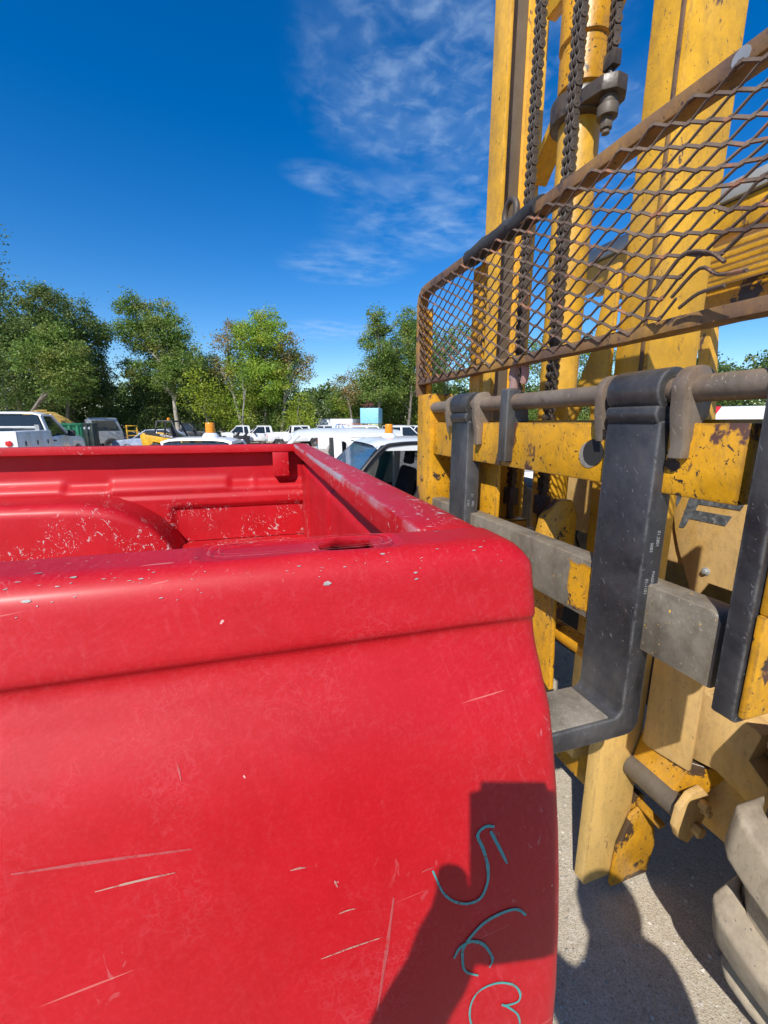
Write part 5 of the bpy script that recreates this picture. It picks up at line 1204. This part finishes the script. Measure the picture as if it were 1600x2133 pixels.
g = G(); g.box(-7, 3.5, -1.27, 1.27, 2.55, 2.62); g.obj('roof_rail', GREYP, tr, bevel=0.01)
stamped('CS', 1.2, (1.2, -1.255, 1.2), (R(90), 0, 0), BLUEL, tr, 'side_lettering')
for x in (-5.5, -4.4):
    for s in (-1, 1): add_wheel(tr, x, s * 1.05, 0.48, s)
wb = thing('tool_box', 'plain white tool box right of the amber beacon', 'box', (10.9, 25.0, gz(10.9, 25)), R(-18))
g = G(); g.box(-0.55, 0.55, -0.6, 0.6, 0.9, 1.95); g.obj('box_body', WHITE, wb, bevel=0.02)
g = G(); g.box(-0.5, 0.5, -0.5, 0.5, 0.0, 0.9); g.obj('stand', GREYP, wb, bevel=0.02)
for x in (-0.25, 0.2):
    g = G(); g.box(x - 0.04, x + 0.04, -0.62, -0.6, 1.6, 1.72); g.obj('latch', BLK, wb)
# red and white striped cover seen past the fork shaft
cv = thing('striped_cover', 'red and white striped van top seen under the fork shaft at right', 'van', (11.8, 7.6, 0), R(-20))
g = G(); g.prism([(-2.2, 1.4), (-1.75, 2.28), (2.5, 2.36), (2.6, 1.4)], 'y', -0.9, 0.9); g.obj('cover', WHITE, cv, bevel=0.05)
g = G(); g.prism([(-2.21, 1.42), (-1.755, 2.285), (-1.15, 2.296), (-1.7, 1.42)], 'y', -0.915, 0.915); g.obj('red_stripe', REDP, cv, bevel=0.03)
g = G(); g.prism([(-2.4, 0.45), (-2.4, 1.4), (2.6, 1.4), (2.6, 0.45)], 'y', -0.92, 0.92); g.obj('body', WHITE, cv, bevel=0.05)
for s in (-1, 1):
    for x in (-1.6, 1.7): add_wheel(cv, x, s * 0.82, 0.36, s)
# ------------------------------------------------------------------ trees
def leaf_mat(name, c0, c1, c2):
    q = M(name); geo = q.n('ShaderNodeNewGeometry'); ri = geo.outputs['Random Per Island']
    q.co = geo.outputs['Position']
    c_ = q.mix(q.ramp(ri, 0.0, 1.0), c0, c1); c_ = q.mix(q.ramp(q.noise(0.6, 3, 0.6), 0.45, 0.7), c_, c2)
    d = q.n('ShaderNodeBsdfDiffuse'); t = q.n('ShaderNodeBsdfTranslucent'); gl = q.n('ShaderNodeBsdfGlossy'); m1 = q.n('ShaderNodeMixShader'); m2 = q.n('ShaderNodeMixShader')
    q.put(d.inputs[0], c_); q.put(t.inputs[0], c_); gl.inputs['Roughness'].default_value = 0.45; gl.inputs[0].default_value = (0.6, 0.65, 0.55, 1)
    m1.inputs[0].default_value = 0.38; m2.inputs[0].default_value = 0.025
    q.t.links.new(d.outputs[0], m1.inputs[1]); q.t.links.new(t.outputs[0], m1.inputs[2]); q.t.links.new(m1.outputs[0], m2.inputs[1]); q.t.links.new(gl.outputs[0], m2.inputs[2])
    q.t.links.new(m2.outputs[0], q.out.inputs[0]); return q.m
LF = [leaf_mat('leaf dark', (0.071, 0.132, 0.036), (0.151, 0.226, 0.059), (0.200, 0.226, 0.076)),
      leaf_mat('leaf mid', (0.101, 0.185, 0.036), (0.210, 0.312, 0.064), (0.299, 0.321, 0.084)),
      leaf_mat('leaf bright', (0.170, 0.293, 0.033), (0.321, 0.455, 0.059), (0.442, 0.473, 0.067)),
      leaf_mat('leaf dry', (0.151, 0.179, 0.051), (0.321, 0.283, 0.100), (0.400, 0.246, 0.100)),
      leaf_mat('leaf yellow green', (0.187, 0.281, 0.026), (0.375, 0.428, 0.041), (0.288, 0.355, 0.041))]
BARK = plain('bark', (0.20, 0.175, 0.145), 0.9, var=0.4, scale=3)
BARK_P = plain('pale bark', (0.36, 0.33, 0.28), 0.9, var=0.3, scale=3)
RIGHT = Vector((0.952, -0.306, 0)); AWAY = Vector((0.306, 0.952, 0))
def leaves(V, F_, centre, rad, n, size, rnd, flat=0.85):
    """n leaf blades gathered in clumps through a lump of crown"""
    k = max(4, int(6 + 9 * rad * rad)); cl = []
    for _ in range(k):
        d = Vector((rnd.gauss(0, 1), rnd.gauss(0, 1), rnd.gauss(0, 1))).normalized() * rad * (0.35 + 0.65 * rnd.random() ** 0.6)
        d.z *= flat; cl.append((centre + d, rnd.uniform(0.22, 0.5) * min(1.0, 0.45 + rad * 0.4)))
    for _ in range(n):
        c_, s_ = cl[int(rnd.random() * k)]
        p = c_ + Vector((rnd.gauss(0, s_), rnd.gauss(0, s_), rnd.gauss(0, s_ * 0.8)))
        a = Vector((rnd.gauss(0, 1), rnd.gauss(0, 1), rnd.gauss(0, 0.6))).normalized(); b = a.cross(Vector((rnd.gauss(0, 1), rnd.gauss(0, 1), rnd.gauss(0, 1)))).normalized()
        L_ = size * rnd.uniform(0.55, 1.25); w = L_ * rnd.uniform(0.4, 0.62); i = len(V)
        V.extend((p - a * L_ * 0.5, p + b * w * 0.5 - a * L_ * 0.05, p + a * L_ * 0.5, p - b * w * 0.5 - a * L_ * 0.05)); F_.append((i, i + 1, i + 2, i + 3))
def leaf_obj(name, V, F_, m, parent, base):
    me = bpy.data.meshes.new(name); me.from_pydata([v - base for v in V], [], F_); me.materials.append(m)
    o = bpy.data.objects.new(name, me); C.objects.link(o); o.parent = parent; return o
def tree(label, base, blobs, mi=1, dens=820, size=0.235, lean=0.0, trunk_r=0.22, bark=None, group=None, seed=0, name='broadleaf_tree', trunk_top=None, cat='tree', depth=1.0):
    rnd = random.Random(seed * 17 + int(abs(base[0]) * 10)); B = Vector((base[0], base[1], gz(*base)))
    root = thing(name, label, cat, B, 0, group)
    V, F_ = [], []; cen = []
    for lat, h, r in blobs:
        r *= 1.16
        c_ = B + RIGHT * lat + AWAY * (rnd.uniform(-0.8, 0.9) * r * depth) + Vector((0, 0, h)); cen.append((c_, r))
        leaves(V, F_, c_, r, int(dens * r * r) + 30, size, rnd)
    leaf_obj('crown', V, F_, LF[mi], root, B)
    g = G(); top = max(h for _, h, _ in blobs); tt = trunk_top or top * 0.78
    mlat = sum(l * r for l, h, r in blobs) / sum(r for _, _, r in blobs)
    P0 = [B + RIGHT * (mlat * (t ** 1.3) + 0.25 * math.sin(t * 5 + seed)) + AWAY * 0.2 * math.sin(t * 4) + Vector((0, 0, tt * t)) for t in (0, 0.15, 0.3, 0.45, 0.6, 0.75, 0.9, 1.0)]
    g.tube(P0, trunk_r, 9, 0.05)
    for c_, r in cen:
        t = min(0.9, max(0.25, (c_.z - B.z) / tt * 0.62)); k = int(t * 7); s0 = P0[k].lerp(P0[min(7, k + 1)], t * 7 - k)
        mid = s0.lerp(c_, 0.5) + Vector((0, 0, 0.3)); g.tube([s0, mid, c_ + Vector((0, 0, r * 0.3))], trunk_r * 0.42, 6, 0.025)
    g.obj('trunk', bark or BARK, root, off=B); return root
tree('tall tree past the left edge whose twigs hang into the sky', (-18.2, 33.1), [(5.6, 11.9, 0.9), (5.7, 10.2, 0.7), (4.6, 10.8, 0.9), (2.4, 9.6, 1.8), (0, 11, 2.4)], 0, seed=1, size=0.17, dens=600)
tree('big dark green tree filling the left side above the service truck', (-20.5, 50.7), [(0.6, 12.1, 2.1), (3.2, 13.1, 1.4), (4.4, 12.5, 1.6), (2.1, 10.4, 2.7), (-0.1, 8.3, 3.1), (3.6, 9.2, 2.5), (1.8, 6.2, 3.0), (-2.8, 10.5, 2.6), (-3, 13.2, 1.9), (-4.2, 7, 3)], 0, seed=2, trunk_r=0.35)
tree('dark tree right of the big left tree, branches reaching right over the gap', (-18.0, 54.1), [(1.9, 13.3, 1.3), (2.8, 11.2, 1.9), (4.2, 11.2, 1.0), (1.7, 8.9, 2.4), (3.0, 8.0, 1.4), (-0.2, 6.6, 2.8), (4.8, 10.5, 0.7), (0.4, 11.6, 1.6), (5.2, 11.3, 0.5)], 0, seed=3)
tree('grey green tree with yellow sunlit crown standing left of the gap', (-19.6, 46.0), [(5.0, 9.0, 1.5), (6.2, 7.6, 1.5), (4.2, 7.0, 1.6), (7.0, 6.2, 1.3), (5.4, 5.4, 1.6)], 1, seed=30)
tree('tall tree with bare leaning pale trunk behind the yellow loader', (-6.8, 52.6), [(-4.7, 14.0, 0.9), (-3.8, 14.4, 0.8), (-3.2, 13.5, 1.2), (-1.4, 13.3, 1.5), (-0.6, 11.6, 1.9), (-3.4, 11.1, 2.0), (-2.1, 9.2, 2.2), (-4.5, 11.6, 1.1), (0.2, 9.7, 1.6), (1.7, 8.5, 1.8), (-0.7, 6.9, 1.8), (-3.4, 7.5, 1.3), (-5.4, 8.2, 0.7), (2.6, 7.7, 1.2), (-2.2, 11.6, 1.8), (-0.9, 9.0, 1.9), (1.0, 6.6, 1.7)], 1, seed=4, bark=BARK_P, trunk_r=0.26)
tree('small tree right of the leaning pale trunk', (-4.5, 56.0), [(0.7, 8.7, 1.5), (-0.4, 6.6, 2.0), (1.1, 7.1, 1.7)], 0, seed=5)
tree('bright green tall tree in the middle with brownish right side', (2.0, 51.9), [(0.3, 12.5, 1.4), (1.3, 12.9, 1.2), (-0.9, 11.3, 1.3), (2.0, 11.3, 1.6), (0.1, 9.5, 2.0), (-2.5, 12.3, 1.0), (-2.1, 10.6, 1.0), (2.8, 9.6, 1.4), (1.0, 6.4, 2.4), (-1.6, 8.2, 1.9), (2.6, 7.2, 1.9), (-0.6, 5.0, 2.2), (0.6, 7.9, 1.9)], 2, seed=6)
tree('thin dry brownish tree at the right flank of the bright green one', (3.6, 50.8), [(1.5, 10.0, 1.3), (0.9, 8.0, 1.7), (2.8, 8.7, 1.1), (3.9, 9.1, 0.5), (3.4, 7.2, 0.8), (1.9, 11.2, 0.7)], 3, seed=7, dens=420, bark=BARK_P)
tree('thin dry tree with bare twigs at the left flank of the bright green one', (-0.4, 52.4), [(-0.6, 11.8, 0.8), (-1.2, 10.5, 1.2), (-0.4, 8.5, 1.7), (-1.8, 7.5, 1.5), (-0.8, 12.9, 0.4)], 3, seed=8, dens=380, bark=BARK_P)
tree('slim tree with forked white trunk in the thicket', (-0.1, 49.4), [(0.4, 6.2, 1.2), (0.0, 7.4, 0.9)], 1, seed=9, bark=BARK_P, trunk_r=0.12, dens=160)
tree('slender poplar like tree left of the yellow mast', (15.6, 49.6), [(-0.6, 14.0, 0.9), (-0.8, 12.4, 1.2), (-1.7, 11.2, 0.9), (-0.3, 10.3, 1.4), (0.3, 8.2, 1.8), (-1.4, 7.6, 1.4), (-0.2, 13.0, 1.1), (-1.0, 6.0, 1.7), (0.9, 6.4, 1.8), (-0.2, 9.2, 1.6)], 1, seed=10)
tree('broad tree just behind the left end of the guard', (19.6, 50.4), [(-0.5, 13.9, 1.3), (-0.7, 11.7, 1.8), (0.7, 12.8, 1.6), (0.2, 9.0, 2.6), (-1.2, 6.7, 2.3), (2.0, 7.9, 2.3), (-2.2, 9.3, 1.7), (1.0, 10.6, 1.9), (-1.8, 5.4, 2.0)], 1, seed=11)
tree('reddish brown half bare tree above the white trailer', (12.9, 54.7), [(0.2, 7.5, 1.1), (-1.3, 6.9, 1.1), (1.1, 6.0, 1.4), (-0.2, 5.4, 1.4)], 3, seed=12, dens=350)
for i, (b, bl) in enumerate((((24.8, 50.8), [(-1.0, 12.4, 2.2), (-2.1, 10.4, 2.2), (1.4, 11.9, 2.1), (0.4, 8.1, 3.0)]), ((31.8, 50.7), [(-1.8, 10.8, 2.2), (0.6, 11.6, 2.2), (-0.4, 8.5, 3.4)]), ((39.3, 50.4), [(-2.2, 11.2, 2.2), (0.3, 12.0, 2.0), (-0.6, 8.0, 3.6)]), ((46.3, 48.2), [(-3.2, 11.4, 2.1), (-1.4, 12.4, 1.8), (-1.6, 8.7, 3.6), (0.1, 11.2, 1.8)]))):
    tree(('tree seen through the left part of the wire guard', 'tree seen between far mast rail and chains', 'tree seen between the lift cylinder and the near mast rail', 'tree seen just left of the near mast rail')[i], b, bl, 1, seed=20 + i, size=0.34, dens=150)
tree('bright yellow green young tree in the middle of the thicket', (5.6, 46.8), [(0, 4.4, 0.9), (0.1, 3.2, 1.3), (-0.4, 2.2, 1.5), (0.5, 1.8, 1.5)], 4, seed=13, size=0.22, trunk_r=0.1, dens=300)
tree('yellow green sapling left of the forked white trunk', (-3.6, 47.6), [(0, 6.2, 1.2), (0.4, 5.0, 1.5), (-0.7, 4.2, 1.4), (0.6, 3.4, 1.5)], 4, seed=14, size=0.24, trunk_r=0.12, dens=230)
rb = random.Random(11)
def bush(lat, y0, h, w, mi, sd_):
    b = RIGHT * lat + AWAY * y0
    bl = [(rb.uniform(-0.5, 0.5) * w, rb.uniform(0.45, 0.9) * h, rb.uniform(0.28, 0.42) * w) for _ in range(5)] + [(rb.uniform(-0.4, 0.4) * w, h * 0.3, 0.42 * w) for _ in range(3)]
    tree('leafy bush in the dense thicket along the far edge of the yard', (b.x, b.y), bl, mi, dens=330, size=0.23, trunk_r=0.07, seed=sd_, name='bush', cat='bush', group='bushes of the thicket')
for i in range(21):
    bush(-38 + i * 2.35 + rb.uniform(-0.5, 0.5), (50.0 if i < 13 else 57.5) + rb.uniform(0, 3), rb.uniform(5.2, 7.8) + (1.2 if i < 9 else 0), rb.uniform(2.8, 3.9), (0, 1, 0, 1, 2)[i % 5] if i > 7 else 0, 40 + i)
for i in range(7): bush(12 + i * 4.6, 55 + rb.uniform(0, 3), rb.uniform(3.6, 5.0), 3.6, 1, 70 + i)
# the wood further back reads as one mass
V, F_ = [], []; rw = random.Random(21)
for i in range(150):
    a = -0.95 + 2.25 * i / 149; d = 66 + rw.uniform(-3, 12) + (18 if a > 0.75 else 0)
    p = RIGHT * (d * math.sin(a)) + AWAY * (d * math.cos(a)); h = rw.uniform(6.0, 8.2) * (1.22 if a > 0.6 else 1.0)
    for k in range(3):
        leaves(V, F_, Vector((p.x + rw.uniform(-2, 2), p.y + rw.uniform(-2, 2), h * (0.30 + 0.30 * k))), 2.7 - 0.5 * k, 330, 0.5, rw)
wood = leaf_obj('distant_wood', V, F_, LF[0], None, Vector((0, 0, 0))); tag(wood, 'distant wood reading as one dark green mass behind the yard', 'wood', kind='stuff')

# ------------------------------------------------------------------ the photographer, just behind the lens
HOLD = Matrix.Rotation(R(-17.8), 4, 'Z') @ Matrix.Rotation(R(78), 4, 'X')      # how the phone is held
CM = Matrix.Translation((0, 0, 1.95)) @ HOLD
def cw(x, y, z): return CM @ Vector((x, y, z))
ph = thing('mobile_phone', 'dark mobile phone held up by the photographer', 'phone', cw(-0.0225, -0.065, 0.016))
g = G(); g.box(-0.0375, 0.0375, -0.08, 0.08, -0.004, 0.004); bmesh.ops.bevel(g.bm, geom=[e for e in g.bm.edges if abs(e.verts[0].co.z - e.verts[1].co.z) > 0.004], offset=0.009, segments=4, affect='EDGES')
pb = g.obj('phone_body', BLK, ph, bevel=0.0015); pb.rotation_euler = HOLD.to_euler()
g = G(); g.box(-0.035, 0.035, -0.077, 0.077, 0.0041, 0.0046); sc = g.obj('screen', plain('phone screen', (0.02, 0.03, 0.05), 0.1), ph); sc.rotation_euler = HOLD.to_euler()
SKIN = plain('skin', (0.45, 0.25, 0.17), 0.55, var=0.1); CLOTH = plain('dark work shirt', (0.03, 0.035, 0.05), 0.9); JEAN = plain('jeans', (0.05, 0.07, 0.13), 0.9); HAIR = plain('dark hair', (0.03, 0.02, 0.015), 0.6)
hand = cw(-0.078, -0.115, 0.035)
J = {'pel': ((0.10, -0.42, 0.95), 0.135), 'bel': ((0.10, -0.42, 1.10), 0.135), 'che': ((0.10, -0.40, 1.32), 0.15), 'nek': ((0.10, -0.385, 1.52), 0.085), 'hd0': ((0.10, -0.365, 1.62), 0.085), 'hd1': ((0.10, -0.36, 1.70), 0.108), 'hd2': ((0.10, -0.365, 1.78), 0.085),
     'ls': ((-0.10, -0.37, 1.48), 0.072), 'le': ((-0.30, -0.17, 1.69), 0.046), 'lw': (tuple(cw(-0.125, -0.165, 0.05)), 0.030), 'lp': (tuple(hand), 0.024),
     'lt1': (tuple(cw(-0.078, -0.085, 0.024)), 0.0145), 'lt2': (tuple(cw(-0.0765, -0.050, 0.022)), 0.0135),
     'rs': ((0.31, -0.37, 1.47), 0.072), 're': ((0.40, -0.36, 1.18), 0.045), 'rw': ((0.36, -0.18, 1.02), 0.028), 'rp': ((0.345, -0.12, 0.99), 0.026),
     'lh': ((0.01, -0.42, 0.90), 0.09), 'lk': ((0.0, -0.40, 0.50), 0.062), 'la': ((-0.01, -0.44, 0.09), 0.045), 'lf': ((-0.02, -0.30, 0.04), 0.04),
     'rh': ((0.19, -0.42, 0.90), 0.09), 'rk': ((0.21, -0.40, 0.50), 0.062), 'ra': ((0.22, -0.44, 0.09), 0.045), 'rf': ((0.23, -0.30, 0.04), 0.04)}
E_ = [('pel', 'bel'), ('bel', 'che'), ('che', 'nek'), ('nek', 'hd0'), ('hd0', 'hd1'), ('hd1', 'hd2'), ('che', 'ls'), ('ls', 'le'), ('le', 'lw'), ('lw', 'lp'), ('lp', 'lt1'), ('lt1', 'lt2'), ('che', 'rs'), ('rs', 're'), ('re', 'rw'), ('rw', 'rp'),
      ('pel', 'lh'), ('lh', 'lk'), ('lk', 'la'), ('la', 'lf'), ('pel', 'rh'), ('rh', 'rk'), ('rk', 'ra'), ('ra', 'rf')]
for k, (yy, ln) in enumerate(((-0.085, 0.052), (-0.104, 0.056), (-0.122, 0.053), (-0.139, 0.042))):     # fingers of the left hand lie across the phone's back
    J['f%da' % k] = (tuple(cw(-0.066, yy, 0.014)), 0.0085); J['f%db' % k] = (tuple(cw(-0.062 + ln * 0.5, yy + 0.004, 0.006)), 0.0078); J['f%dc' % k] = (tuple(cw(-0.062 + ln, yy + 0.006, 0.008)), 0.0068)
    E_ += [('lp', 'f%da' % k), ('f%da' % k, 'f%db' % k), ('f%db' % k, 'f%dc' % k)]
for k in range(5):                                                                                       # right hand hangs slightly curled
    ox = (k - 2) * 0.017; J['g%da' % k] = ((0.335 + ox, -0.085 + (0.02 if k == 4 else 0), 0.965), 0.0085); J['g%db' % k] = ((0.332 + ox * 1.05, -0.070 + (0.01 if k == 4 else 0), 0.925 + 0.005 * abs(k - 2)), 0.0075)
    E_ += [('rp', 'g%da' % k), ('g%da' % k, 'g%db' % k)]
keys = list(J); PB = Vector((0.10, -0.42, 0.0))
me = bpy.data.meshes.new('person_body'); me.from_pydata([Vector(J[k][0]) - PB for k in keys], [(keys.index(a), keys.index(b)) for a, b in E_], [])
person = bpy.data.objects.new('person_body', me); C.objects.link(person)
skm = person.modifiers.new('skin', 'SKIN')
for i, k in enumerate(keys): me.skin_vertices[0].data[i].radius = (J[k][1],) * 2; me.skin_vertices[0].data[i].use_root = (k == 'pel')
sb_ = person.modifiers.new('sub', 'SUBSURF'); sb_.levels = sb_.render_levels = 1
dg = bpy.context.evaluated_depsgraph_get(); me2 = bpy.data.meshes.new_from_object(person.evaluated_get(dg)); bpy.data.objects.remove(person)
me2.materials.clear()
for m_ in (SKIN, CLOTH, JEAN, BLK): me2.materials.append(m_)
wl = Vector(J['lw'][0]) - PB
for p in me2.polygons:
    c_ = p.center; p.use_smooth = True
    fore = (Vector(c_) - wl).length < 0.15 or (c_.z > 1.70 and c_.x < -0.2 + 0.05)
    p.material_index = 0 if (c_.z > 1.53 and c_.x > -0.12 and c_.y < 0.2) or fore or (c_.z < 1.06 and c_.z > 0.88 and c_.y > 0.2) else (1 if c_.z > 0.95 else (2 if c_.z > 0.10 else 3))
PR = thing('person', 'person in dark shirt and jeans holding up a phone behind the camera', 'person', PB)
bo = bpy.data.objects.new('body', me2); C.objects.link(bo); bo.parent = PR
g = G(); L = []
for i in range(9):
    a = R(-10 + 100 * i / 8); rr = 0.116 * math.cos(a); L.append([Vector((0, 0.055 - 0.012, 1.71)) + Vector((rr * math.cos(R(b)), rr * math.sin(R(b)) * 1.12, 0.112 * math.sin(a))) for b in range(0, 360, 20)])
g.rings(L); g.obj('hair', HAIR, PR)
for s in (-1, 1):
    g = G(); g.lathe((s * 0.034, 0.145, 1.71), (0, 1, 0), [(0, 0.013), (0.006, 0.010), (0.009, 0.004)], 12); g.obj('eye', WHITE, PR)
    g = G(); g.lathe((s * 0.094, 0.055, 1.68), (s, 0, 0), [(0, 0.028), (0.012, 0.03), (0.016, 0.012)], 12); g.obj('ear', SKIN, PR)
g = G(); g.prism([(0.14, 1.71), (0.172, 1.668), (0.14, 1.655)], 'x', -0.014, 0.014); g.obj('nose', SKIN, PR, bevel=0.004)
g = G(); g.box(-0.025, 0.025, 0.13, 0.152, 1.625, 1.635); g.obj('mouth', plain('lips', (0.35, 0.12, 0.1), 0.5), PR, bevel=0.003)
